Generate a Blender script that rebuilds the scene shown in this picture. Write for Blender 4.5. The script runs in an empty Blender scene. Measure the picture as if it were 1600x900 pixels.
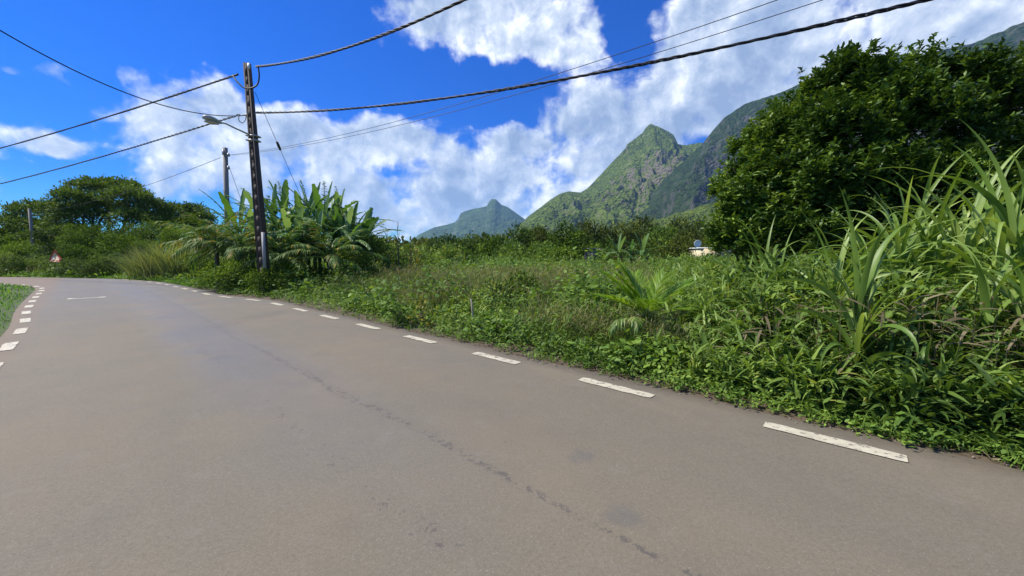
import bpy, math, random
import numpy as np
from mathutils import Vector, Matrix
R = math.radians
random.seed(7); RNG = np.random.default_rng(7)
sc = bpy.context.scene
COL = sc.collection
# ------------------------------------------------------------------ camera, sky, sun, exposure
F = 600.0; CAMZ = 1.6; TH = math.atan(50/600)
cd = bpy.data.cameras.new("camera"); cam = bpy.data.objects.new("camera", cd); COL.objects.link(cam)
cam.location = (0, 0, CAMZ); cam.rotation_euler = (math.pi/2-TH, 0, 0)
cd.sensor_width = 36; cd.lens = 36*F/1600; cd.clip_end = 30000; cd.clip_start = 0.05
sc.camera = cam
sc.view_settings.view_transform = 'Standard'; sc.view_settings.look = 'None'
sc.view_settings.exposure = 0.86; sc.view_settings.gamma = 1.0
sc.render.engine = 'CYCLES'; sc.cycles.use_denoising = True
sc.cycles.max_bounces = 6; sc.cycles.diffuse_bounces = 3; sc.cycles.glossy_bounces = 2
sc.cycles.transmission_bounces = 3; sc.cycles.volume_bounces = 0; sc.cycles.transparent_max_bounces = 6

def ray(px, py):
    a = (px-800)/F; b = (450-py)/F
    return Vector((a, math.cos(TH)+b*math.sin(TH), -math.sin(TH)+b*math.cos(TH)))
def P(px, py, Y):
    r = ray(px, py); k = Y/r.y
    return Vector((r.x*k, Y, CAMZ+r.z*k))
def G(px, py, z=0.0):
    r = ray(px, py); k = (z-CAMZ)/r.z
    return Vector((r.x*k, r.y*k, z))
def azel(px, py):
    r = ray(px, py).normalized()
    return math.atan2(r.x, r.y), math.asin(r.z)

SUN_AZ = R(-82); SUN_EL = R(52)
world = bpy.data.worlds.new("World"); sc.world = world; world.use_nodes = True
nt = world.node_tree; nt.nodes.clear()
class NB:
    def __init__(s, nt): s.nt = nt
    def n(s, t, **kw):
        nd = s.nt.nodes.new(t)
        for k, v in kw.items(): setattr(nd, k, v)
        return nd
    def L(s, a, b): s.nt.links.new(a, b)
    def _in(s, sock, v):
        if v is None: return
        if isinstance(v, bpy.types.NodeSocket): s.L(v, sock)
        else: sock.default_value = v
    def m(s, op, a, b=None, c=None, clamp=False):
        nd = s.n('ShaderNodeMath', operation=op, use_clamp=clamp)
        s._in(nd.inputs[0], a); s._in(nd.inputs[1], b); s._in(nd.inputs[2], c)
        return nd.outputs[0]
    def v(s, op, a, b=None, scale=None):
        nd = s.n('ShaderNodeVectorMath', operation=op)
        s._in(nd.inputs[0], a); s._in(nd.inputs[1], b)
        if scale is not None: s._in(nd.inputs['Scale'], scale)
        return nd.outputs['Value'] if op in ('DOT_PRODUCT', 'LENGTH', 'DISTANCE') else nd.outputs['Vector']
    def mr(s, v, a, b, c=0.0, d=1.0, smooth=False):
        nd = s.n('ShaderNodeMapRange'); nd.clamp = True
        if smooth: nd.interpolation_type = 'SMOOTHSTEP'
        for i, x in enumerate((v, a, b, c, d)): s._in(nd.inputs[i], x)
        return nd.outputs[0]
    def noise(s, vec, scale, detail=4, rough=0.5, dist=0.0, kind='FBM', lac=2.0):
        nd = s.n('ShaderNodeTexNoise'); nd.noise_type = kind
        s._in(nd.inputs['Vector'], vec); nd.inputs['Scale'].default_value = scale
        nd.inputs['Detail'].default_value = detail; nd.inputs['Roughness'].default_value = rough
        nd.inputs['Distortion'].default_value = dist; nd.inputs['Lacunarity'].default_value = lac
        return nd.outputs[0]
    def mix(s, f, a, b, blend='MIX'):
        nd = s.n('ShaderNodeMix', data_type='RGBA', blend_type=blend)
        s._in(nd.inputs[0], f)
        for i, x in ((6, a), (7, b)):
            if isinstance(x, tuple) and len(x) == 3: x = (*x, 1)
            s._in(nd.inputs[i], x)
        return nd.outputs[2]
    def ramp(s, f, stops):
        nd = s.n('ShaderNodeValToRGB'); cr = nd.color_ramp
        while len(cr.elements) < len(stops): cr.elements.new(0.5)
        for e, (p, c) in zip(cr.elements, stops):
            e.position = p; e.color = (*c, 1) if len(c) == 3 else c
        s._in(nd.inputs[0], f)
        return nd.outputs[0]

b = NB(nt)
sky = b.n('ShaderNodeTexSky'); sky.sky_type = 'NISHITA'; sky.sun_disc = False
sky.sun_elevation = SUN_EL; sky.sun_rotation = SUN_AZ % (2*math.pi)
sky.air_density = 1.0; sky.dust_density = 0.3; sky.ozone_density = 3.0
hs = b.n('ShaderNodeHueSaturation'); hs.inputs['Saturation'].default_value = 2.0; hs.inputs['Value'].default_value = .86
hs.inputs['Hue'].default_value = 0.505
b.L(sky.outputs[0], hs.inputs['Color'])
skyc = b.mix(1.0, hs.outputs[0], (.10, .54, .95), 'MULTIPLY')
tc = b.n('ShaderNodeTexCoord'); D = tc.outputs['Generated']
sep = b.n('ShaderNodeSeparateXYZ'); b.L(D, sep.inputs[0])
az = b.m('ARCTAN2', sep.outputs[0], sep.outputs[1]); el = b.m('ARCSINE', sep.outputs[2])
# domain warp
wn = b.n('ShaderNodeTexNoise'); wn.inputs['Scale'].default_value = 5.0; wn.inputs['Detail'].default_value = 5
b.L(D, wn.inputs['Vector'])
warp = b.v('SCALE', b.v('SUBTRACT', wn.outputs['Color'], (0.5, 0.5, 0.5)), scale=0.16)
comb = b.n('ShaderNodeCombineXYZ'); b.L(az, comb.inputs[0]); b.L(el, comb.inputs[1])
AE = b.v('ADD', comb.outputs[0], warp)
# cloud masses (direction, angular radii, weight); negative = clear sky between them
BL = [(300,215,110,70,1.3),(430,225,110,62,1.3),(500,265,90,70,1.0),(240,290,70,32,.75),(545,205,40,40,.6),
      (700,25,105,62,1.3),(800,50,120,60,1.4),(880,45,80,55,1.2),(900,95,60,30,.4),(735,80,70,40,.5),
      (640,215,90,30,1.0),(600,310,110,60,.9),(730,270,90,50,.9),(850,235,110,50,1.1),(850,310,110,45,.8),(720,330,120,50,.7),
      (950,180,80,55,1.2),(1060,160,100,80,1.4),(1150,80,140,100,1.5),(1350,60,220,110,1.5),(1600,40,300,200,1.5),(1100,20,80,60,1.0),
      (30,210,90,34,1.1),(110,232,60,26,.9),(50,100,100,14,.75),(0,330,90,34,.9),(110,350,60,20,.3),
      (600,252,34,14,-.15),(655,262,44,12,-.5),(690,215,30,10,-.3),(800,195,50,22,-.5),(640,150,130,38,-1.1),(1005,50,42,70,-.9),(990,125,50,40,-.5),(760,185,50,16,-.3),
      (265,325,70,18,-.9),(160,285,60,34,-.7),(680,365,60,12,.3)]
acc = None
for (px, py, rx, ry, w) in BL:
    a0, e0 = azel(px, py); a1, e1 = azel(px+rx, py); a2, e2 = azel(px, py-ry)
    a3, e3 = azel(px-rx, py)
    ra = abs(a1-a3)/2; re = max(.01, math.hypot(e2-e0, (a2-a0)*.3))
    dlt = b.v('MULTIPLY', b.v('SUBTRACT', AE, (a0, e0, 0)), (1/ra, 1/re, 0))
    q = b.v('DOT_PRODUCT', dlt, dlt)
    g = b.m('POWER', 2.718, b.m('MULTIPLY', q, -0.9))
    acc = b.m('MULTIPLY', g, w) if acc is None else b.m('MULTIPLY_ADD', g, w, acc)
# beyond the photographed part of the sky: scattered clouds everywhere
fz = b.m('MAXIMUM', b.mr(b.m('ABSOLUTE', az), R(60), R(75)), b.mr(el, R(38), R(52)))
gen = b.m('MULTIPLY', b.mr(b.noise(D, 2.2, 3), .45, .65), 1.2)
acc = b.m('ADD', b.m('MULTIPLY', acc, b.m('SUBTRACT', 1.0, fz)), b.m('MULTIPLY', gen, fz))
acc = b.m('MINIMUM', acc, 1.35)
n1 = b.noise(b.v('ADD', D, b.v('SCALE', warp, scale=.5)), 8.0, 11, 0.60)
vor = b.n('ShaderNodeTexVoronoi'); vor.feature = 'SMOOTH_F1'; vor.inputs['Scale'].default_value = 15
vor.inputs['Detail'].default_value = 3; vor.inputs['Roughness'].default_value = .55
b.L(b.v('ADD', D, b.v('SCALE', warp, scale=.6)), vor.inputs['Vector'])
bill = b.m('SUBTRACT', 0.55, vor.outputs['Distance'])
dens = b.m('ADD', acc, b.m('ADD', b.m('MULTIPLY', b.m('SUBTRACT', n1, .5), 2.7), b.m('MULTIPLY', bill, .8)))
alpha = b.mr(dens, .28, 1.04, smooth=True)
# light from the upper left of the clouds: compare with the density a little way towards the sun
sd = Vector((math.sin(SUN_AZ)*math.cos(SUN_EL), math.cos(SUN_AZ)*math.cos(SUN_EL), math.sin(SUN_EL)))
Dv = b.v('ADD', b.v('ADD', D, tuple(sd*0.028)), b.v('SCALE', warp, scale=.5))
n2 = b.noise(Dv, 8.0, 7, 0.60)
lit = b.m('MULTIPLY', b.m('SUBTRACT', n1, n2), 3.0)
nbig = b.noise(D, 4.2, 3)
thick = b.mr(b.m('ADD', dens, b.m('MULTIPLY', b.m('SUBTRACT', nbig, .5), 2.2)), .5, 2.3)
tone = b.m('SUBTRACT', b.m('ADD', b.m('SUBTRACT', .80, b.mr(b.noise(b.v('ADD', D, (3, 1, 2)), 3.0, 3), .42, .62, 0, .22)), lit), b.m('MULTIPLY', thick, .86))
ccol = b.ramp(tone, [(0.0, (1.7, 2.3, 3.5)), (0.3, (2.5, 3.1, 4.2)), (0.62, (3.9, 4.4, 5.2)), (1.0, (6.8, 7.0, 7.3))])
out = b.mix(b.m('MULTIPLY', alpha, .96), skyc, ccol)
bg = b.n('ShaderNodeBackground'); b.L(out, bg.inputs[0]); bg.inputs[1].default_value = 0.112
wo = b.n('ShaderNodeOutputWorld'); b.L(bg.outputs[0], wo.inputs[0])

sl = bpy.data.lights.new("sun", 'SUN'); sl.energy = 4.1; sl.angle = R(4); sl.color = (1.0, .94, .82)
so = bpy.data.objects.new("sun", sl); COL.objects.link(so)
so.rotation_euler = sd.to_track_quat('Z', 'Y').to_euler()
so.location = (0, 0, 40)
# ------------------------------------------------------------------ helpers
def tag(o, label=None, cat=None, group=None, kind=None):
    if label: o['label'] = label
    if cat: o['category'] = cat
    if group: o['group'] = group
    if kind: o['kind'] = kind
    return o
def empty(name, loc, label=None, cat=None, group=None):
    o = bpy.data.objects.new(name, None); o.location = loc; COL.objects.link(o); o.empty_display_size = .3
    return tag(o, label, cat, group)

class Geo:
    def __init__(s): s.V = []; s.Q = []; s.T = []; s.rv = []; s.n = 0
    def add(s, V, Q=None, T=None, rv=None):
        V = np.asarray(V, dtype=np.float64).reshape(-1, 3)
        if Q is not None and len(Q): s.Q.append(np.asarray(Q, dtype=np.int64).reshape(-1, 4)+s.n)
        if T is not None and len(T): s.T.append(np.asarray(T, dtype=np.int64).reshape(-1, 3)+s.n)
        s.V.append(V); s.n += len(V)
        s.rv.append(np.full(len(V), .5) if rv is None else np.broadcast_to(np.asarray(rv, dtype=np.float64), (len(V),)).copy())
    def build(s, name, mat, parent=None, origin=None, smooth=False):
        V = np.concatenate(s.V); rv = np.concatenate(s.rv)
        o0 = np.array(origin if origin is not None else (0, 0, 0), dtype=float)
        V = V-o0
        Q = np.concatenate(s.Q) if s.Q else np.zeros((0, 4), int)
        T = np.concatenate(s.T) if s.T else np.zeros((0, 3), int)
        me = bpy.data.meshes.new(name)
        me.vertices.add(len(V)); me.vertices.foreach_set('co', V.astype(np.float32).ravel())
        nl = Q.size+T.size; me.loops.add(nl)
        me.loops.foreach_set('vertex_index', np.concatenate([Q.ravel(), T.ravel()]).astype(np.int32))
        me.polygons.add(len(Q)+len(T))
        st = np.concatenate([np.arange(len(Q))*4, len(Q)*4+np.arange(len(T))*3]).astype(np.int32)
        me.polygons.foreach_set('loop_start', st)
        if smooth: me.polygons.foreach_set('use_smooth', np.ones(len(Q)+len(T), dtype=bool))
        at = me.attributes.new('rv', 'FLOAT', 'POINT'); at.data.foreach_set('value', rv.astype(np.float32))
        me.update(calc_edges=True); me.validate()
        if mat: me.materials.append(mat)
        o = bpy.data.objects.new(name, me); COL.objects.link(o)
        if parent is not None: o.parent = parent
        elif origin is not None: o.location = origin
        return o

def blades(g, base, az, L, W, lean, bend, nseg=3, prof='grass', rv=None, roll=None, fold=0.0, jag=0.0, bpow=1.0):
    base = np.asarray(base, float).reshape(-1, 3); N = len(base)
    if N == 0: return
    bc = lambda x: np.broadcast_to(np.asarray(x, float), (N,))
    az, L, W, lean, bend = map(bc, (az, L, W, lean, bend))
    rv = RNG.random(N) if rv is None else bc(rv)
    roll = np.zeros(N) if roll is None else bc(roll)
    t = np.linspace(0, 1, nseg+1)
    phi = lean[:, None]+bend[:, None]*(((t[:-1]+t[1:])/2)**bpow)[None]
    ds = (L/nseg)[:, None]
    hx = np.concatenate([np.zeros((N, 1)), np.cumsum(np.sin(phi)*ds, 1)], 1)
    hz = np.concatenate([np.zeros((N, 1)), np.cumsum(np.cos(phi)*ds, 1)], 1)
    ca, sa = np.cos(az)[:, None], np.sin(az)[:, None]
    C = np.stack([base[:, :1]+ca*hx, base[:, 1:2]+sa*hx, base[:, 2:3]+hz], -1)
    ph = lean[:, None]+bend[:, None]*(t**bpow)[None]
    dr = np.stack([ca*np.sin(ph), sa*np.sin(ph), np.cos(ph)], -1)
    side0 = np.stack([-sa, ca, np.zeros_like(sa)], -1)
    nrm = np.cross(dr, np.broadcast_to(side0, dr.shape))
    cr, sr = np.cos(roll)[:, None, None], np.sin(roll)[:, None, None]
    side = side0*cr+nrm*sr
    nn = nrm*cr-side0*sr
    if prof == 'grass': w = np.minimum(1, .55+t*1.5)*(1-t**2.2)+.03
    elif prof == 'leaf': w = np.sin(np.pi*np.clip(t*.93+.03, 0, 1))**.8+.04
    elif prof == 'obov': w = np.sin(np.pi*np.clip(t, 0, 1)**1.5*.9+.1)*1.0
    elif prof == 'banana': w = np.where(t < .16, .08, np.clip(np.sin(np.pi*np.clip((t-.12)/.9, 0, 1))**.45, .08, 1))
    elif prof == 'lance': w = np.sin(np.pi*np.clip(t**.7*.95+.04, 0, 1))**1.0+.03
    else: w = np.ones_like(t)*(1-.5*t)
    w = w[None]*W[:, None]/2
    if jag: w = w*(1-jag*RNG.random(w.shape))
    K = nseg+1
    if fold:
        Vv = np.stack([C+side*w[..., None]+nn*(fold*w[..., None]), C, C-side*w[..., None]+nn*(fold*w[..., None])], 2).reshape(-1, 3)
        i0 = (np.arange(N)[:, None]*K+np.arange(nseg)[None]).ravel()*3
        Q = np.concatenate([np.stack([i0, i0+1, i0+4, i0+3], 1), np.stack([i0+1, i0+2, i0+5, i0+4], 1)])
        g.add(Vv, Q, rv=np.repeat(rv, K*3))
    else:
        Vv = np.stack([C-side*w[..., None], C+side*w[..., None]], 2).reshape(-1, 3)
        i0 = (np.arange(N)[:, None]*K+np.arange(nseg)[None]).ravel()*2
        Q = np.stack([i0, i0+1, i0+3, i0+2], 1)
        g.add(Vv, Q, rv=np.repeat(rv, K*2))
    return C, dr

def tube(g, pts, rad, sides=6, rv=.5, cap=True):
    pts = np.asarray([tuple(p) for p in pts], float); n = len(pts)
    rad = np.broadcast_to(np.asarray(rad, float), (n,))
    d = np.gradient(pts, axis=0); d /= np.linalg.norm(d, axis=1)[:, None]+1e-9
    up = np.array([0, 0, 1.0]) if abs(d[0][2]) < .9 else np.array([1.0, 0, 0])
    a = np.cross(d, up); a /= np.linalg.norm(a, axis=1)[:, None]+1e-9
    c = np.cross(d, a)
    th = np.arange(sides)*2*math.pi/sides
    V = pts[:, None]+rad[:, None, None]*(np.cos(th)[None, :, None]*a[:, None]+np.sin(th)[None, :, None]*c[:, None])
    i = np.arange(n-1)[:, None]*sides; j = np.arange(sides)[None]; j2 = (j+1) % sides
    Q = np.stack([i+j, i+j2, i+sides+j2, i+sides+j], -1).reshape(-1, 4)
    T = []
    V = V.reshape(-1, 3)
    if cap:
        V = np.vstack([V, pts[0], pts[-1]]); e = n*sides
        for k in range(sides):
            T.append((e, (k+1) % sides, k)); T.append((e+1, (n-1)*sides+k, (n-1)*sides+(k+1) % sides))
    g.add(V, Q, T, rv)

def box(g, c, s, M=None, taper=None):
    V = np.array([(x, y, z) for z in (-.5, .5) for y in (-.5, .5) for x in (-.5, .5)])*np.array(s)
    if taper: V[4:, :2] *= taper
    V = V+np.array(c)
    if M is not None: V = np.array([tuple(M @ Vector(v)) for v in V])
    g.add(V, [(0, 2, 3, 1), (4, 5, 7, 6), (0, 1, 5, 4), (1, 3, 7, 5), (3, 2, 6, 7), (2, 0, 4, 6)])

def vnoise(x, y, seed=0):
    xi = np.floor(x).astype(np.int64); yi = np.floor(y).astype(np.int64)
    fx = x-xi; fy = y-yi; fx = fx*fx*(3-2*fx); fy = fy*fy*(3-2*fy)
    def h(a, c):
        n = (a*374761393+c*668265263+seed*974634777) & 0x7fffffff
        n = ((n ^ (n >> 13))*1274126177) & 0x7fffffff
        return ((n ^ (n >> 16)) & 0xffff)/65535.0
    return (h(xi, yi)*(1-fx)+h(xi+1, yi)*fx)*(1-fy)+(h(xi, yi+1)*(1-fx)+h(xi+1, yi+1)*fx)*fy
def fbm(x, y, oct=5, seed=0, g=.5, ridged=False):
    s = 0; a = 1; t = 0
    for k in range(oct):
        v = vnoise(x*2**k+17.3*k, y*2**k+5.1*k, seed+k)
        if ridged: v = 1-abs(2*v-1)
        s = s+a*v; t += a; a *= g
    return s/t

# ------------------------------------------------------------------ materials
def newmat(name):
    m = bpy.data.materials.new(name); m.use_nodes = True; m.node_tree.nodes.clear()
    return m, NB(m.node_tree)
def leafmat(name, stops, transl=.3, rough=.5, nscale=.6, namp=.35, spec=.35):
    m, b = newmat(name)
    at = b.n('ShaderNodeAttribute'); at.attribute_name = 'rv'
    c = b.ramp(at.outputs['Fac'], stops)
    gm = b.n('ShaderNodeNewGeometry')
    n = b.noise(gm.outputs['Position'], nscale, 3)
    hv = b.n('ShaderNodeHueSaturation'); b.L(c, hv.inputs['Color'])
    b.L(b.mr(n, .3, .7, 1-namp, 1+namp), hv.inputs['Value'])
    b.L(b.mr(n, .3, .7, .513, .492), hv.inputs['Hue'])
    p = b.n('ShaderNodeBsdfPrincipled'); b.L(hv.outputs[0], p.inputs['Base Color'])
    p.inputs['Roughness'].default_value = rough; p.inputs['Specular IOR Level'].default_value = spec
    tr = b.n('ShaderNodeBsdfTranslucent')
    tcol = b.mix(1.0, hv.outputs[0], (1.25, 1.2, .5), 'MULTIPLY'); b.L(tcol, tr.inputs[0])
    mx = b.n('ShaderNodeMixShader'); mx.inputs[0].default_value = transl
    b.L(p.outputs[0], mx.inputs[1]); b.L(tr.outputs[0], mx.inputs[2])
    o = b.n('ShaderNodeOutputMaterial'); b.L(mx.outputs[0], o.inputs[0])
    return m
def plain(name, col, rough=.7, noise=.25, scale=8, metal=0.0, bump=0.0, stretch=(1, 1, 1)):
    m, b = newmat(name)
    tcn = b.n('ShaderNodeTexCoord'); vec = b.v('MULTIPLY', tcn.outputs['Object'], stretch)
    n = b.noise(vec, scale, 5, .6)
    c = b.mix(n, tuple(x*(1-noise) for x in col), tuple(min(1, x*(1+noise)) for x in col))
    p = b.n('ShaderNodeBsdfPrincipled'); b.L(c, p.inputs['Base Color'])
    p.inputs['Roughness'].default_value = rough; p.inputs['Metallic'].default_value = metal
    if bump:
        bp = b.n('ShaderNodeBump'); bp.inputs['Strength'].default_value = bump; bp.inputs['Distance'].default_value = .02
        b.L(n, bp.inputs['Height']); b.L(bp.outputs[0], p.inputs['Normal'])
    o = b.n('ShaderNodeOutputMaterial'); b.L(p.outputs[0], o.inputs[0])
    return m
M_dark = leafmat('leaf_dark', [(0, (.018, .036, .007)), (.45, (.055, .11, .015)), (.8, (.115, .19, .024)), (1, (.24, .33, .045))], .22, .5, 1.1, .45, .3)
M_rain = leafmat('leaf_rain', [(0, (.022, .048, .010)), (.5, (.065, .115, .02)), (1, (.18, .25, .045))], .2, .7, .15, .4, .1)
M_mid = leafmat('leaf_mid', [(0, (.034, .066, .010)), (.5, (.095, .165, .02)), (1, (.20, .28, .04))], .25, .7, .3, .4, .05)
M_olive = leafmat('leaf_olive', [(0, (.035, .055, .010)), (.5, (.08, .105, .016)), (1, (.16, .18, .03))], .25, .7, .12, .4, .1)
M_weed = leafmat('leaf_weed', [(0, (.045, .085, .016)), (.45, (.112, .19, .034)), (.82, (.20, .30, .055)), (1, (.40, .38, .09))], .35, .6, .7, .35, .2)
M_low = leafmat('leaf_low', [(0, (.06, .12, .018)), (.6, (.135, .235, .035)), (1, (.25, .35, .06))], .33, .6, 1.2, .3, .2)
M_dry = leafmat('grass_dry', [(0, (.10, .085, .05)), (.5, (.16, .13, .075)), (1, (.26, .22, .13))], .25, .7, .5, .3, .15)
M_seed = leafmat('grass_seed', [(0, (.06, .12, .025)), (.4, (.12, .18, .045)), (.8, (.20, .20, .08)), (1, (.26, .21, .12))], .3, .7, .35, .35, .15)
M_cane = leafmat('leaf_cane', [(0, (.09, .16, .025)), (.5, (.17, .27, .045)), (.9, (.29, .38, .10)), (1, (.42, .38, .12))], .35, .45, 1.5, .2, .4)
M_palm = leafmat('leaf_palm', [(0, (.10, .20, .012)), (.6, (.17, .31, .02)), (1, (.27, .39, .03))], .4, .4, 1.5, .15, .5)
M_palm2 = leafmat('leaf_palm_dull', [(0, (.05, .11, .02)), (.6, (.11, .21, .035)), (.85, (.20, .27, .06)), (1, (.42, .25, .05))], .3, .6, 1.0, .2, .2)
M_ban = leafmat('leaf_banana', [(0, (.045, .11, .02)), (.5, (.09, .19, .04)), (1, (.26, .38, .16))], .35, .5, .5, .25, .35)
M_yel = leafmat('leaf_yellow', [(0, (.20, .22, .02)), (1, (.40, .32, .04))], .35, .5, 2, .2)
M_reed = leafmat('leaf_reed', [(0, (.10, .15, .04)), (.5, (.19, .24, .08)), (1, (.33, .34, .15))], .35, .6, .5, .25, .2)
M_lawn = leafmat('lawn', [(0, (.07, .17, .015)), (.6, (.12, .27, .02)), (1, (.20, .34, .05))], .35, .6, .4, .3, .2)
M_bark = plain('bark', (.10, .085, .06), .9, .4, 6, bump=.5)
M_pole = plain('pole_dark', (.062, .046, .038), .85, .5, 3, bump=.4, stretch=(3, 3, .6))
M_pole2 = plain('pole_grey', (.25, .22, .185), .85, .35, 3, bump=.3, stretch=(3, 3, .5))
M_lampm = plain('lamp_grey', (.42, .42, .38), .5, .15, 5)
M_steel = plain('steel', (.35, .35, .34), .5, .2, 10, metal=.6)
M_cable = plain('cable_black', (.012, .010, .014), .6, .2, 5)
M_white = plain('paint_white', (.75, .75, .72), .6, .1, 5)
M_wall = plain('house_wall', (.62, .52, .34), .85, .15, 2)
M_roof = plain('roof_grey', (.30, .30, .29), .7, .25, 3)
M_red = plain('sign_red', (.45, .07, .06), .5, .25, 6)
M_cream = plain('sign_cream', (.62, .52, .38), .5, .12, 6)
M_black = plain('sign_black', (.02, .02, .02), .6, .1, 6)

# ------------------------------------------------------------------ road and ground
E = Vector((-.745, .667, 0)).normalized(); Nn = Vector((E.y, -E.x, 0))   # along the road, and towards the field
def ST(s, t): return Vector((E.x*s+Nn.x*t, E.y*s+Nn.y*t, 0))
out_px = [(397, 471), (350, 461), (320, 454), (300, 449.6), (280, 445.4), (262, 442.2), (240, 439.2), (200, 436.4), (150, 434.8), (100, 434), (0, 432.6)]
in_px = [(22, 487), (33, 474), (43, 464), (50, 458), (55, 453.5), (55, 450), (45, 447.5), (25, 445.5), (0, 444.6)]
edge_out = [ST(s, 4.62) for s in np.arange(-40, 16.5, 1.5)]+[G(*p) for p in out_px if p[0] < 385][0:]+[Vector((-60, 31.5, 0)), Vector((-90, 34, 0))]
edge_in = [ST(s, -1.18) for s in np.arange(-40, 15, 1.5)]+[G(*p) for p in in_px]+[Vector((-60, 24.0, 0)), Vector((-90, 26, 0))]
def resample(pts, n, smooth=6):
    p = np.array([tuple(v)[:2] for v in pts]); d = np.r_[0, np.cumsum(np.linalg.norm(np.diff(p, axis=0), axis=1))]
    t = np.linspace(0, d[-1], n)
    q = np.stack([np.interp(t, d, p[:, 0]), np.interp(t, d, p[:, 1])], 1)
    for _ in range(smooth): q[1:-1] = (q[:-2]+2*q[1:-1]+q[2:])/4
    return q
NRS = 420
qo = resample(edge_out, NRS); qi = resample(edge_in, NRS)
def inpoly(x, y, poly):
    ins = np.zeros(x.shape, bool); n = len(poly); j = n-1
    for i in range(n):
        xi, yi = poly[i]; xj, yj = poly[j]
        c = ((yi > y) != (yj > y)) & (x < (xj-xi)*(y-yi)/(yj-yi+1e-12)+xi)
        ins ^= c; j = i
    return ins
road_poly = np.vstack([qo[::3], qi[::-3]])
isl_poly = np.vstack([qi[::3], [[-90, -60]]])
def edgedist(x, y, q=qo[::2]):
    d = np.full(x.shape, 1e9)
    for (a, c) in q: d = np.minimum(d, (x-a)**2+(y-c)**2)
    return np.sqrt(d)

def ground_mat():
    m, b = newmat('ground_soil')
    gm = b.n('ShaderNodeNewGeometry'); n = b.noise(gm.outputs['Position'], .5, 6, .6); n2 = b.noise(gm.outputs['Position'], 6, 5, .6)
    c = b.mix(b.mr(n2, .35, .65), (.028, .05, .012), (.075, .06, .03))
    c = b.mix(b.mr(n, .4, .7), c, (.045, .09, .015))
    p = b.n('ShaderNodeBsdfPrincipled'); b.L(c, p.inputs['Base Color']); p.inputs['Roughness'].default_value = .95
    o = b.n('ShaderNodeOutputMaterial'); b.L(p.outputs[0], o.inputs[0]); return m
g = Geo()
xs = np.unique(np.r_[-9000, -5000, -2500, -1200, np.linspace(-600, 600, 61), 1200, 2500, 5000, 9000])
ys = np.unique(np.r_[-9000, -3000, -800, np.linspace(-200, 600, 41), 1200, 2500, 5000, 9000])
X, Y = np.meshgrid(xs, ys)
V = np.stack([X, Y, np.full(X.shape, -.02)], -1).reshape(-1, 3)
nx = len(xs); i = (np.arange(len(ys)-1)[:, None]*nx+np.arange(nx-1)[None]).ravel()
g.add(V, np.stack([i, i+1, i+nx+1, i+nx], 1))
tag(g.build('ground', ground_mat()), 'dark green and brown ground reaching to the foot of the mountains', kind='structure')

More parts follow.
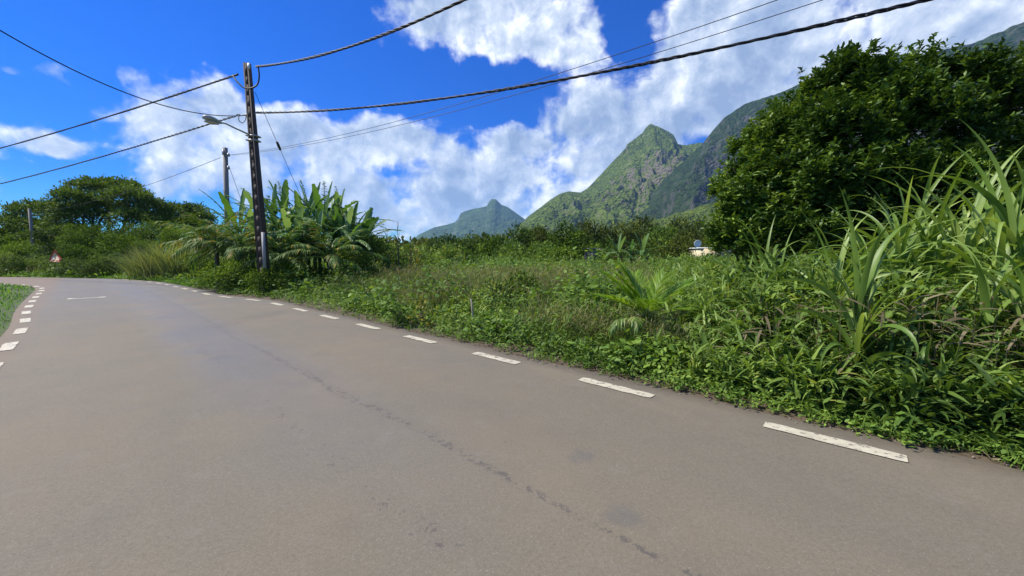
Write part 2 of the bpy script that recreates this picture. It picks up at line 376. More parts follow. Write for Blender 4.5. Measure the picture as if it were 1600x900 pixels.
def road_mat():
    m, b = newmat('asphalt')
    gm = b.n('ShaderNodeNewGeometry'); pos = gm.outputs['Position']
    s = b.v('DOT_PRODUCT', pos, tuple(E)); t = b.v('DOT_PRODUCT', pos, tuple(Nn))
    fine = b.m('ADD', b.m('MULTIPLY', b.noise(pos, 130, 3, .7), .55), b.m('MULTIPLY', b.noise(pos, 38, 4, .75), .45)); med = b.noise(pos, 9, 5, .6); big = b.noise(pos, .55, 4, .55)
    st = b.n('ShaderNodeCombineXYZ'); b.L(b.m('MULTIPLY', s, .12), st.inputs[0]); b.L(t, st.inputs[1])
    streak = b.noise(st.outputs[0], 2.2, 4, .6)
    c = b.mix(b.mr(fine, .34, .66), (.108, .094, .067), (.190, .166, .121))
    c = b.mix(b.mr(streak, .3, .7), c, (1.18, 1.14, 1.08), 'MULTIPLY') if False else c
    # wear: warmer, dustier lanes and a cooler, smoother strip in the middle of the road
    cool = b.m('MULTIPLY', b.mr(b.m('ABSOLUTE', b.m('SUBTRACT', t, b.m('ADD', 1.6, b.m('MULTIPLY', b.m('SUBTRACT', big, .5), 1.2)))), 1.0, .15, smooth=True), b.mr(s, 1.0, 7.0))
    c = b.mix(b.m('MULTIPLY', cool, .85), c, b.mix(fine, (.098, .094, .088), (.162, .155, .144)))
    c = b.mix(b.m('MULTIPLY', b.mr(s, 12, 22), .75), c, b.mix(fine, (.095, .096, .10), (.155, .158, .162)))
    dust = b.mr(big, .42, .68)
    c = b.mix(b.m('MULTIPLY', dust, .38), c, (.205, .158, .095))
    w2 = b.noise(pos, 1.7, 5, .6); c = b.mix(b.mr(w2, .52, .68, 0, .2), c, (.10, .09, .075)); c = b.mix(b.mr(b.noise(b.v('ADD', pos, (9, 4, 0)), 3.5, 6, .65), .56, .7, 0, .18), c, (.22, .20, .17))
    c = b.mix(b.mr(streak, .35, .7, 0, .18), c, (.10, .09, .08))
    c = b.mix(b.mr(b.noise(pos, 95, 2, .6), .62, .72, 0, .45), c, (.30, .28, .24)); c = b.mix(b.mr(b.noise(b.v('ADD', pos, (5, 5, 5)), 80, 2, .6), .63, .73, 0, .6), c, (.06, .055, .048))
    # reddish soil washed on to both edges
    er = b.mr(b.m('ADD', t, b.m('MULTIPLY', b.m('SUBTRACT', med, .5), .5)), -.75, -1.3)
    c = b.mix(b.m('MULTIPLY', er, .55), c, (.19, .125, .075))
    el2 = b.mr(b.m('ADD', t, b.m('MULTIPLY', b.m('SUBTRACT', med, .5), .35)), 4.3, 4.6)
    c = b.mix(b.m('MULTIPLY', el2, b.m('MULTIPLY', b.mr(s, 18, 12), .65)), c, (.075, .062, .048))
    # broken lines of dark seam stains
    def stains(t0, wob, wid, thr, seed):
        w = b.m('ADD', b.m('MULTIPLY', b.m('SUBTRACT', b.noise(b.v('ADD', st.outputs[0], (seed, 0, 0)), 3, 3), .5), wob), b.m('MULTIPLY', b.m('SUBTRACT', b.noise(pos, 4.5, 4, .6), .5), .12))
        d = b.m('ABSOLUTE', b.m('SUBTRACT', t, b.m('ADD', t0, w)))
        n = b.noise(b.v('ADD', pos, (seed, seed, 0)), 17, 4, .7)
        return b.m('MULTIPLY', b.mr(d, wid, wid*.3), b.mr(n, thr, thr+.035))
    s1 = stains(1.93, .34, .055, .50, 3.1); s2 = stains(1.2, .4, .12, .60, 8.4)
    nsp = b.noise(pos, 5, 3, .5); s3 = b.mr(nsp, .735, .76)
    allst = b.m('MAXIMUM', b.m('MULTIPLY', s1, b.mr(s, 14, 0, .25, .62)), b.m('MAXIMUM', b.m('MULTIPLY', s2, .55), b.m('MULTIPLY', s3, .35)))
    c = b.mix(allst, c, (.055, .05, .05))
    for (px, py, r) in ((908, 718, .13), (975, 815, .14), (345, 561, .18)):
        q = G(px, py); dd = b.m('ADD', b.v('DISTANCE', pos, tuple(q)), b.m('MULTIPLY', b.m('SUBTRACT', med, .5), .25))
        c = b.mix(b.m('MULTIPLY', b.mr(dd, r, r*.4), .38), c, (.085, .085, .085))
    p = b.n('ShaderNodeBsdfPrincipled'); b.L(c, p.inputs['Base Color'])
    b._in(p.inputs['Roughness'], b.mr(cool, 0, 1, .82, .6)); p.inputs['Specular IOR Level'].default_value = .35
    bp = b.n('ShaderNodeBump'); bp.inputs['Strength'].default_value = .35; bp.inputs['Distance'].default_value = .006
    b.L(b.noise(pos, 220, 2, .6), bp.inputs['Height']); b.L(bp.outputs[0], p.inputs['Normal'])
    o = b.n('ShaderNodeOutputMaterial'); b.L(p.outputs[0], o.inputs[0]); return m
g = Geo()
wob = (fbm(np.arange(NRS)*.5, np.zeros(NRS), 4, 3)-.5)*.16
nrm_o = np.stack([np.gradient(qo[:, 1]), -np.gradient(qo[:, 0])], 1); nrm_o /= np.linalg.norm(nrm_o, axis=1)[:, None]
qo2 = qo+nrm_o*wob[:, None]
rows = 8
Vr = []
for k in range(rows+1):
    f = k/rows; z = .03*(1-(2*f-1)**4)
    Vr.append(np.c_[qi*(1-f)+qo2*f, np.full(NRS, z-.005)])
V = np.concatenate(Vr); i = (np.arange(rows)[:, None]*NRS+np.arange(NRS-1)[None]).ravel()
g.add(V, np.stack([i, i+1, i+NRS+1, i+NRS], 1))
road = tag(g.build('road', road_mat(), smooth=True), 'grey brown asphalt road bending left behind dashed edge lines', kind='structure')

def paint_mat():
    m, b = newmat('road_paint')
    gm = b.n('ShaderNodeNewGeometry'); pos = gm.outputs['Position']
    n = b.noise(pos, 14, 5, .7); n2 = b.noise(pos, 60, 3, .6)
    c = b.mix(n2, (.40, .365, .27), (.58, .54, .41)); c = b.mix(b.mr(b.noise(pos, 5, 4, .6), .4, .7, 0, .5), c, (.30, .265, .19))
    c = b.mix(b.mr(n, .545, .60), c, (.17, .15, .12))
    p = b.n('ShaderNodeBsdfPrincipled'); b.L(c, p.inputs['Base Color']); p.inputs['Roughness'].default_value = .7
    o = b.n('ShaderNodeOutputMaterial'); b.L(p.outputs[0], o.inputs[0]); return m
M_paint = paint_mat()
def road_z(f): return .03*(1-(2*f-1)**4)-.005
def dash(p0, p1, w, name='edge_dash'):
    p0 = np.array(p0[:2]); p1 = np.array(p1[:2]); d = p1-p0; n = np.array([d[1], -d[0]])/np.linalg.norm(d)
    L = 12; V = []
    for k in range(L+1):
        c = p0+d*k/L; j = RNG.normal(0, .006, 2); ww = w/2*(.86 if k in (0, L) else 1)
        V += [(*(c-n*(ww+j[0])), 0.029), (*(c+n*(ww+j[1])), 0.029)]
    V = np.array(V); V[:, 2] = dz_road(V[:, 0], V[:, 1])+.006
    g = Geo(); i = np.arange(L)*2; g.add(V, np.stack([i, i+1, i+3, i+2], 1))
    o = g.build(name, M_paint, parent=road); return o
def dz_road(x, y):
    di = edgedist(x, y, qi[::1]); do = edgedist(x, y, qo2[::1]); f = di/(di+do)
    return road_z(f)+0.0
def off(q, d):
    n = np.stack([np.gradient(q[:, 1]), -np.gradient(q[:, 0])], 1); n /= np.linalg.norm(n, axis=1)[:, None]
    return q+n*d
def along(q, start, step, length, w, smax, name):
    d = np.r_[0, np.cumsum(np.linalg.norm(np.diff(q, axis=0), axis=1))]
    pos = start; out = []
    while pos+length < d[-1]:
        a = [np.interp(pos, d, q[:, k]) for k in (0, 1)]; c = [np.interp(pos+length, d, q[:, k]) for k in (0, 1)]
        if a[1] > 0 and a[0] > -48 and a[0]/max(a[1], .1) < 2.2: out.append(dash(a, c, w, name))
        pos += step
    return out
# phase so that a dash ends at the photographed spot
lo = off(qo, -.40); li = off(qi, .22)
def phase(q, pt, step):
    d = np.r_[0, np.cumsum(np.linalg.norm(np.diff(q, axis=0), axis=1))]
    k = np.argmin((q[:, 0]-pt.x)**2+(q[:, 1]-pt.y)**2); return d[k] % step
along(lo, phase(lo, G(1400, 712), 2.02)+.05, 2.02, .95, .17, 0, 'edge_dash')
along(li, phase(li, G(12, 587), 2.1), 2.1, .92, .165, 0, 'edge_dash')
# worn cross mark before the bend
g = Geo(); a = np.array(G(105, 468)[:2]); c = np.array(G(166, 465)[:2]); d = (c-a)/np.linalg.norm(c-a); n = np.array([d[1], -d[0]]); Lw = np.linalg.norm(c-a)
V = []; ts = np.linspace(0, 1, 15)
for t in ts:
    w = .10+.16*(math.exp(-((t-.06)/.06)**2)+math.exp(-((t-.9)/.07)**2)); q = a+(c-a)*t+n*.12*math.sin(t*math.pi)
    V += [(*(q-n*w), 0), (*(q+n*w), 0)]
V = np.array(V); V[:, 2] = dz_road(V[:, 0], V[:, 1])+.006
i = np.arange(14)*2; g.add(V, np.stack([i, i+1, i+3, i+2], 1)); g.build('worn_marking', M_paint, parent=road)

g = Geo(); V = np.vstack([np.c_[qo-nrm_o*.14, np.full(NRS, -.012)], np.c_[qo+nrm_o*.75, np.full(NRS, -.012)]])
i = np.arange(NRS-1); g.add(V, np.stack([i, i+NRS, i+NRS+1, i+1], 1))
tag(g.build('roadside_soil', plain('soil', (.085, .062, .038), .95, .45, 5, bump=.6)), 'bare brown soil along the outer edge of the asphalt', kind='structure')
rg = np.random.default_rng(55); g = Geo(); N = 2600; k = rg.integers(60, NRS-40, N); f = rg.normal(.03, .10, N); c = qo[k]+nrm_o[k]*f[:, None]+rg.normal(0, .12, (N, 2))*.0
c = c+(qo[np.minimum(k+1, NRS-1)]-qo[k])*rg.random(N)[:, None]; r_ = rg.uniform(.004, .014, N)*(1+.0*k)
O6 = np.array([(1, 0, 0), (-1, 0, 0), (0, 1, 0), (0, -1, 0), (0, 0, 1), (0, 0, -1)], float)
V = np.concatenate([c, np.full((N, 1), .0)], 1)[:, None]+O6[None]*r_[:, None, None]*rg.uniform(.6, 1.3, (N, 6, 1))
T = np.array([(0, 2, 4), (2, 1, 4), (1, 3, 4), (3, 0, 4), (2, 0, 5), (1, 2, 5), (3, 1, 5), (0, 3, 5)])
g.add(V, T=(np.arange(N)[:, None, None]*6+T[None]).reshape(-1, 3)); tag(g.build('gravel', plain('gravel_grey', (.20, .17, .13), .9, .5, 30)), 'loose grit along the broken edge of the asphalt', kind='stuff')
# ------------------------------------------------------------------ mountains
def mountain_mat(name, veg, veg2, rockc, rock_lo, rock_hi, sc1=.02, rockamt=1.0, bump=3.0):
    m, b = newmat(name)
    gm = b.n('ShaderNodeNewGeometry'); pos = gm.outputs['Position']
    sp = b.n('ShaderNodeSeparateXYZ'); b.L(gm.outputs['True Normal'], sp.inputs[0])
    nb = b.noise(pos, sc1*.35, 5, .6); nf = b.noise(pos, sc1*3.2, 6, .65); nm = b.noise(pos, sc1, 5, .6)
    vo = b.n('ShaderNodeTexVoronoi'); vo.inputs['Scale'].default_value = sc1*4.0; b.L(pos, vo.inputs['Vector'])
    c = b.mix(b.mr(b.m('ADD', nf, b.m('MULTIPLY', b.m('SUBTRACT', vo.outputs['Distance'], .5), .35)), .3, .7), veg, veg2)
    c = b.mix(b.mr(nb, .45, .65, 0, .5), c, tuple(x*.55 for x in veg))
    c = b.mix(b.mr(nm, .5, .64, 0, .45), c, tuple(x*1.35 for x in veg2))
    steep = b.m('ADD', b.m('SUBTRACT', 1.0, sp.outputs[2]), b.m('MULTIPLY', b.m('SUBTRACT', nm, .5), 1.1))
    vs = b.v('MULTIPLY', pos, (1, 1, .35)); rn = b.noise(vs, sc1*4, 6, .7)
    rc = b.mix(rn, tuple(x*.45 for x in rockc), tuple(x*1.4 for x in rockc))
    c = b.mix(b.m('MULTIPLY', b.mr(steep, rock_lo, rock_hi), rockamt), c, rc)
    p = b.n('ShaderNodeBsdfPrincipled'); b.L(c, p.inputs['Base Color']); p.inputs['Roughness'].default_value = .95
    p.inputs['Specular IOR Level'].default_value = .1
    bp = b.n('ShaderNodeBump'); bp.inputs['Strength'].default_value = .9; bp.inputs['Distance'].default_value = bump*4
    b.L(b.m('ADD', nf, b.m('MULTIPLY', vo.outputs['Distance'], -1.1)), bp.inputs['Height']); b.L(bp.outputs[0], p.inputs['Normal'])
    o = b.n('ShaderNodeOutputMaterial'); b.L(p.outputs[0], o.inputs[0]); return m
def mountain(name, label, crest, mat, front, back, seed, nu=420, nv=150, rough=1.0, power=1.5, gul=9.0, crest_rough=.012):
    """crest: (px, py, depth) control points of the ridge line, as directions and distances; the slopes fall away in front and behind."""
    pts = [P(*c) for c in crest]; u = np.array([(c[0]-800)/F for c in crest]); z = np.array([p.z for p in pts]); yy = np.array([p.y for p in pts])
    U = np.linspace(u[0], u[-1], nu); Z = np.interp(U, u, z); YC = np.interp(U, u, yy)
    for _ in range(2):
        YC[1:-1] = (YC[:-2]+2*YC[1:-1]+YC[2:])/4
    Hm = Z.max()
    Z = Z*(1+(fbm(U*60, U*0+seed, 5, seed)-.5)*crest_rough*2)
    tt = np.r_[np.linspace(-1, 0, nv)[:-1], np.linspace(0, 1, nv//2)]
    UU, TT = np.meshgrid(U, tt); ZZ = np.broadcast_to(Z, UU.shape); YCC = np.broadcast_to(YC, UU.shape)
    dist = np.where(TT < 0, TT*front, TT*back); a = np.abs(TT)
    prof = (1-a)**power
    Yw = YCC+dist; Xw = UU*YCC+UU*dist*.55
    amp = np.sin(np.pi*np.clip(a, 0, 1)**.85)*np.clip(ZZ/Hm*1.5, .25, 1)
    wu = UU*gul+(fbm(UU*5, TT*3, 3, seed+9)-.5)*2.2
    rid = fbm(wu, TT*1.6+seed, 5, seed+20, .55, True)-.55
    mid = (fbm(Xw/Hm*9, Yw/Hm*9, 6, seed+5, .55)-.5)*np.clip(a*5, 0, 1)
    h = ZZ*prof+Hm*rough*(rid*.40*amp+mid*.24*amp)
    # fine canopy texture
    h = h+Hm*.014*(fbm(Xw/Hm*60, Yw/Hm*60, 3, seed+40)-.5)*np.clip(a*8, .25, 1)*rough
    h = np.where(a > .985, -5, np.maximum(h, -5))
    V = np.stack([Xw, Yw, h], -1).reshape(-1, 3)
    g = Geo(); nr = len(tt); i = (np.arange(nr-1)[:, None]*nu+np.arange(nu-1)[None]).ravel()
    g.add(V, np.stack([i, i+1, i+nu+1, i+nu], 1))
    return tag(g.build(name, mat, smooth=True), label, kind='structure')
MM_peak = mountain_mat('mountain_peak_mat', (.032, .060, .010), (.13, .175, .024), (.17, .15, .11), .46, .66, .022)
MM_ridge_shade = mountain_mat('mountain_ridge_shade_mat', (.014, .030, .010), (.038, .062, .016), (.085, .08, .075), .34, .58, .022)  # cloud shadow over the ridge is put into these darker greens and rock
MM_far = mountain_mat('mountain_far_mat', (.03, .06, .02), (.07, .11, .03), (.16, .15, .14), .45, .7, .012)
MM_foot = mountain_mat('foothill_mat', (.045, .08, .012), (.15, .20, .03), (.2, .2, .12), 1.2, 1.5, .05)
mountain('far_mountain', 'hazy blue far mountain with a small thumb shaped summit', [
    (560, 404, 4200), (610, 392, 4200), (640, 379, 4200), (655, 367, 4300), (680, 355, 4400), (700, 351, 4500), (712, 347, 4600), (716, 343, 4600), (721, 333, 4600), (728, 330, 4600), (740, 326, 4600), (751, 324.5, 4600), (761, 322, 4600),
    (765, 315, 4600), (769, 311, 4600), (775, 311, 4600), (779, 315, 4600), (784, 320, 4600), (794, 324, 4600), (804, 331, 4600), (815, 339, 4600), (830, 350, 4600), (860, 366, 4600), (930, 390, 4600)], MM_far, 1500, 1500, 4, 640, 110, .45, 1.3, 14, .004)
mountain('peak_mountain', 'steep green pyramid mountain with a pointed rocky summit', [
    (760, 398, 1500), (800, 372, 1700), (812, 352, 1780), (824, 339, 1800), (845, 323, 1850), (860, 311, 1900), (873, 303, 1930), (887, 299, 1950), (905, 301, 1990), (915, 295, 2030), (936, 273, 2080), (953, 253, 2120), (973, 232, 2150), (975, 226, 2160), (985, 218, 2180),
    (998, 208, 2190), (1002, 201, 2200), (1007, 195, 2200), (1011, 193, 2200), (1015, 196, 2200), (1027, 200, 2200), (1037, 205, 2200), (1045, 210, 2200), (1049, 217, 2200), (1052, 225, 2200), (1058, 226, 2200), (1065, 227, 2200), (1086, 222, 2200), (1105, 230, 2200), (1140, 255, 2250), (1200, 300, 2300), (1300, 340, 2300)],
    MM_peak, 1150, 1000, 11, 520, 170, .62, 1.25, 11, .006)
mountain('ridge_mountain', 'cliff sided mountain ridge coloured dark for cloud shade, rising behind the big trees', [
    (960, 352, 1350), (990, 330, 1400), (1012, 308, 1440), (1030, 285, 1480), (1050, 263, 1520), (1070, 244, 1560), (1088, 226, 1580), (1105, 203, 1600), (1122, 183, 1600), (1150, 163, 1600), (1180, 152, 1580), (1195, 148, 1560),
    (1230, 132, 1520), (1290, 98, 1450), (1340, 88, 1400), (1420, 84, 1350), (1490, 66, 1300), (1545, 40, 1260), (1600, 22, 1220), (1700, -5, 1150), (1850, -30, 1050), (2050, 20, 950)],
    MM_ridge_shade, 760, 800, 23, 520, 150, .55, 1.15, 10, .006)
mountain('foothill', 'light green lower slope at the foot of the mountains', [
    (640, 396, 800), (760, 393, 850), (820, 384, 900), (870, 368, 900), (930, 360, 880), (980, 352, 860), (1040, 338, 840), (1090, 322, 820), (1130, 312, 800), (1200, 300, 760), (1400, 285, 700), (1800, 260, 600)],
    MM_foot, 520, 300, 31, 420, 150, .8, 1.0, 8, .03)

# ------------------------------------------------------------------ trees and shrubs
def crown_pts(lobes, ntip, rng):
    """twig tips spread over and just under the surface of a set of ellipsoid lobes"""
    C = np.array([tuple(l[0]) for l in lobes]); Rr = np.array([l[1] for l in lobes], float)
    w = (Rr[:, 0]*Rr[:, 2])**.9; w = w/w.sum(); idx = rng.choice(len(lobes), ntip, p=w)
    d = rng.normal(size=(ntip, 3)); d /= np.linalg.norm(d, axis=1)[:, None]
    d[:, 2] = np.where(d[:, 2] < -.45, -d[:, 2], d[:, 2])
    f = 1-np.abs(rng.normal(0, .13, ntip)); f = np.where(rng.random(ntip) < .14, rng.uniform(.3, .9, ntip), f); f = f*(1+.12*np.sin(d[:, 0]*9+idx)*np.cos(d[:, 2]*8+idx*2))
    p = C[idx]+d*Rr[idx]*f[:, None]
    keep = np.ones(ntip, bool)
    for k in range(len(lobes)):
        q = (p-C[k])/Rr[k]; keep &= ~((np.sum(q*q, 1) < .42) & (idx != k) & (f > .8))
    return p[keep], d[keep]
def tree(name, label, cat, lobes, base, leaf, ntip, per, mat, seed=1, spread=None, trunk_r=.25, prof='leaf', ratio=.5, group=None, rosette=False, sub=3, subflat=1.0, nseg=2, up=.3, fold=0.0, stems=0):
    rng = np.random.default_rng(seed)
    root = empty(name, tuple(base), label, cat, group); main = lobes; lobes = list(lobes)
    for l in main:
        for _ in range(sub):
            q = rng.normal(size=3); q /= np.linalg.norm(q); q[2] = abs(q[2])*1.0-.15; rr = np.array(l[1])*rng.uniform(.24, .46)
            lobes.append((tuple(np.array(tuple(l[0]))+q*np.array(l[1])*rng.uniform(.8, 1.24)), (rr[0], rr[1], rr[2]*subflat)))
    tip, d = crown_pts(lobes, ntip, rng); lobes = main
    spread = spread or leaf*1.3
    if rosette:
        k = (d[:, 2] > .15) & (rng.random(len(tip)) < .22); e = tip[k]; dk = d[k]; up_ = rng.uniform(.12, .42, k.sum())
        for q in (1, .66, .33):
            tip = np.vstack([tip, e+np.c_[dk[:, 0]*up_*.5, dk[:, 1]*up_*.5, up_]*q]); d = np.vstack([d, dk])
    n = len(tip); tp = np.repeat(tip, per, 0); dd = np.repeat(d, per, 0)
    tp = tp+rng.normal(0, spread*.5, tp.shape)
    az = np.arctan2(dd[:, 1], dd[:, 0])+rng.normal(0, 1.1, len(tp))
    lean = np.arccos(np.clip(dd[:, 2]*.6+up, -1, 1))+rng.normal(0, .5, len(tp))
    if rosette:
        az = rng.uniform(0, 6.28, len(tp)); lean = np.clip(rng.normal(.95, .35, len(tp)), .05, 2); tp = np.repeat(tip, per, 0)+rng.normal(0, .02, tp.shape)+np.c_[np.zeros((len(tp), 2)), rng.uniform(-.06, .06, len(tp))]
    tipv = np.repeat(rng.random(n), per); rv = np.clip(tipv*.5+rng.random(len(tp))*.4+rng.uniform(-.18, .28), 0, 1)
    g = Geo(); L = leaf*rng.uniform(.65, 1.25, len(tp))
    blades(g, tp, az, L, L*ratio, lean, rng.uniform(.1, .9, len(tp)), nseg, prof, rv, rng.normal(0, .5, len(tp)), fold)
    g.build('crown', mat, parent=root, origin=tuple(base))
    g = Geo(); b0 = np.array(tuple(base)); C = np.array([tuple(l[0]) for l in lobes])
    cz = C[:, 2].min(); cen = C.mean(0); fork = b0+(cen-b0)*.38; fork[2] = b0[2]+max(.3, (cz-b0[2])*.55)
    r0 = trunk_r
    bend = (fork-b0)*.5+rng.normal(0, r0*.6, 3)*[1, 1, 0]
    tube(g, [b0-[0, 0, .15], b0+[0, 0, r0*.6], b0+bend, fork], [r0*1.5, r0*1.05, r0*.85, r0*.7], 8)
    for k, l in enumerate(lobes):
        c = C[k]; m1 = fork+(c-fork)*.5+rng.normal(0, .12*np.linalg.norm(c-fork), 3)*[1, 1, .4]
        r1 = r0*.42
        tube(g, [fork-(c-fork)*.02, m1, c], [r1, r1*.6, r1*.3], 6)
        for _ in range(3):
            e = c+rng.normal(0, .5, 3)*np.array(l[1]); tube(g, [m1*.3+c*.7, (c+e)/2+[0, 0, .1*l[1][2]], e], [r1*.3, r1*.2, r1*.1], 4)
    g.build('trunk', M_bark, parent=root, origin=tuple(base), smooth=True)
    return root
def shrub(px, pytop, pybase, wpx, Y, label, mat=None, seed=1, name='shrub', cat='shrub', leaf=None, dens=1.0, group=None, prof='leaf', ratio=.5, zb=None, trunk_h=.25):
    """one bushy plant: foot, width and height in metres worked out from where it stands"""
    rng = np.random.default_rng(seed)
    top = P(px, pytop, Y); bot = P(px, pybase, Y); w = wpx/F*Y/2; zb0 = 0.0
    h = top.z-zb0; nl = int(np.clip(2+w*2.0/max(h, .3)*1.4+1, 3, 8)); lobes = []
    for k in range(nl):
        f = (k+.5)/nl*2-1; cx = top.x+f*w*.72+rng.normal(0, w*.08)
        hh = h*(1-.35*abs(f)**1.6)*rng.uniform(.82, 1.0)
        rz = hh*rng.uniform(.26, .38); rx = w*rng.uniform(.28, .42)+.1*h
        lobes.append(((cx, Y+rng.normal(0, w*.35), zb0+hh-rz), (rx, rx*.9, rz)))
        if rng.random() < .95: lobes.append(((cx+rng.normal(0, w*.15), Y+rng.normal(0, w*.3)-.2*w, zb0+hh*rng.uniform(.3, .5)), (rx*1.05, rx, hh*.32)))
    leaf = leaf or max(.10, Y*.0075)
    area = w*h*4; ntip = int(min(9000, dens*area/(leaf*leaf)*.95)); 
    return tree(name, label, cat, lobes, (top.x, Y, 0), leaf, ntip, 7, mat or M_mid, seed, leaf*1.6, .02+.02*h, prof, ratio, group)

# the great spreading tree at the left
def ell(px, py, Y, rx, rz, ry=None): # radii in px
    return (P(px, py, Y), (rx/F*Y, (ry or rx)/F*Y, rz/F*Y))
YR = 50
rain = [ell(28, 352, YR, 24, 14), ell(62, 338, YR+2, 32, 19), ell(60, 362, YR-1, 30, 16), ell(98, 332, YR, 28, 15), ell(118, 318, YR-3, 30, 17), ell(152, 300, YR, 34, 17), ell(180, 303, YR+3, 36, 17),
        ell(128, 345, YR-3, 34, 20), ell(205, 312, YR-2, 30, 16), ell(228, 325, YR, 26, 14), ell(170, 330, YR+4, 40, 14), ell(248, 340, YR+1, 20, 12), ell(215, 345, YR-3, 32, 14), ell(90, 365, YR-3, 26, 14), ell(12, 372, YR, 18, 10), ell(45, 380, YR-2, 30, 14), ell(110, 372, YR-5, 34, 16), ell(148, 292, YR+1, 16, 9), ell(196, 293, YR, 16, 9)]
tree('spreading_tree', 'tallest tree at the left with a wide flat topped dark crown', 'tree', rain, (P(168, 400, YR).x, YR, 0), .30, 7000, 8, M_rain, 3, .45, .55, 'leaf', .5, sub=6, subflat=.7, up=.45)
tree('round_tree', 'dark tree behind the bushes just right of the wide flat topped tree', 'tree',
     [ell(280, 338, 58, 22, 14), ell(300, 332, 58, 20, 11), ell(262, 350, 56, 20, 12), ell(316, 345, 57, 18, 12), ell(290, 355, 56, 30, 14)], (P(290, 400, 58).x, 58, 0), .32, 1500, 8, M_rain, 5, .5, .3)
tree('round_tree', 'small pale crowned tree at the left edge of the picture', 'tree',
     [ell(8, 382, 44, 24, 10), ell(-20, 372, 46, 30, 16), ell(30, 390, 44, 20, 10)], (P(0, 400, 44).x, 44, 0), .26, 1300, 8, M_mid, 6, .4, .22)
bl = [(12,376,70,38,M_mid,'leafy bush at the left edge beyond the bend'), (52,384,80,39,M_mid,'bush growing in front of the far left utility pole'),
      (30,394,76,31.5,M_rain,'low dark bush left of the triangle sign'), (75,378,60,36,M_rain,'dark bush directly behind the triangle sign'), 
      (115,351,64,40,M_mid,'rounded bush above and right of the triangle sign'), (150,343,70,42,M_mid,'tall bush under the crown of the wide flat topped tree'),
      (125,381,66,30.5,M_mid,'bush at the roadside just right of the triangle sign'), (155,396,74,29.5,M_rain,'dark low bush spilling over the roadside grass right of the triangle sign'),
      (190,359,70,33,M_mid,'big leafy bush in the middle of the bend thicket'), (215,344,70,40,M_rain,'tall dark bush in front of the spreading tree trunk'),
      (250,333,70,42,M_mid,'tall bush between the spreading tree and the reed clump'), (290,339,76,38,M_mid,'tall green bush behind the pale reed clump'),
      (330,344,54,36,M_rain,'dark bush left of the grey wooden pole'), (320,392,60,25,M_rain,'low dark bush between the reed clump and the grey pole'),
      (342,397,44,21,M_mid,'small leafy bush at the foot of the grey pole')]
for k, (px, pt, w, Y, m, lab) in enumerate(bl):
    shrub(px, pt, 432, w, Y, lab, m, 100+k, group='bushes around the bend', leaf=.17 if Y > 32 else .13)

# ------------------------------------------------------------------ reed clump
def reed(name, label, base, n, L, W, spread, lean, bend, mat, seed, group=None, heads=False, cat='grass clump'):
    rng = np.random.default_rng(seed); root = empty(name, base, label, cat, group); g = Geo()
    b0 = np.array(base); bp = b0+np.c_[rng.normal(0, spread, n), rng.normal(0, spread, n), np.zeros(n)]
    a = np.arctan2(bp[:, 1]-b0[1], bp[:, 0]-b0[0])+rng.normal(0, .7, n)
    blades(g, bp, a, L*rng.uniform(.6, 1.1, n), W*rng.uniform(.7, 1.2, n), np.abs(rng.normal(0, lean, n)), bend*rng.uniform(.3, 1.3, n), 5, 'grass', roll=rng.normal(0, .4, n))
    g.build('blades', mat, parent=root, origin=base)
    return root
for k, (px, Y, L) in enumerate(((240, 27, 2.5), (262, 26.5, 2.9), (284, 26, 2.6), (228, 28, 2.1), (272, 27.5, 2.7))):
    p = P(px, 430, Y); reed('reed_clump', ['leftmost but one tuft of the pale yellow green tall grass', 'tallest middle tuft of the pale tall grass by the bend', 'rightmost tuft of the pale tall grass beside the dark bush', 'shortest leftmost tuft of the pale tall grass by the bend', 'tuft at the back of the pale tall grass by the bend'][k],
     (p.x, Y, 0), 650, L, .035, .42, .22, .9, M_reed, 40+k, 'pale tall grass tufts by the bend')

# ------------------------------------------------------------------ banana plants
def frond(g, base, a, L, lean, bend, ll, n=34, seed=0, rv=None, wid=.03, droop=.9, openang=.9, g2=None, liftv=0.0):
    rng = np.random.default_rng(seed); t = np.linspace(0, 1, n+1); ph = lean+bend*t
    ds = L/n; hx = np.cumsum(np.sin(ph))*ds; hz = np.cumsum(np.cos(ph))*ds
    Pp = np.c_[base[0]+math.cos(a)*hx, base[1]+math.sin(a)*hx, base[2]+hz]
    tube(g2 or g, Pp[::3], np.linspace(.018, .004, len(Pp[::3]))*L/1.5, 5, .7)
    s = slice(int(n*.2), n); m = len(t[s])
    for sg in (-1, 1):
        dirv = np.c_[math.cos(a)*np.sin(ph[s]), math.sin(a)*np.sin(ph[s]), np.cos(ph[s])]
        side = np.array([-math.sin(a)*sg, math.cos(a)*sg, 0.0])
        ang = openang*(1-.55*t[s])[:, None]
        d = dirv*np.cos(ang)+side*np.sin(ang)+np.array([0, 0, liftv]); d /= np.linalg.norm(d, axis=1)[:, None]
        az = np.arctan2(d[:, 1], d[:, 0])+rng.normal(0, .06, m); le = np.arccos(np.clip(d[:, 2], -1, 1))
        ln = ll*np.sin(np.pi*np.clip(t[s]*.8+.12, 0, 1))**.6*rng.uniform(.85, 1.1, m)
        blades(g, Pp[s], az, ln, wid*rng.uniform(.8, 1.2, m), le, droop*rng.uniform(.6, 1.3, m), 4, 'lance', (rng.random(m) if rv is None else rv+rng.random(m)*.2), rng.normal(0, .3, m), .25)
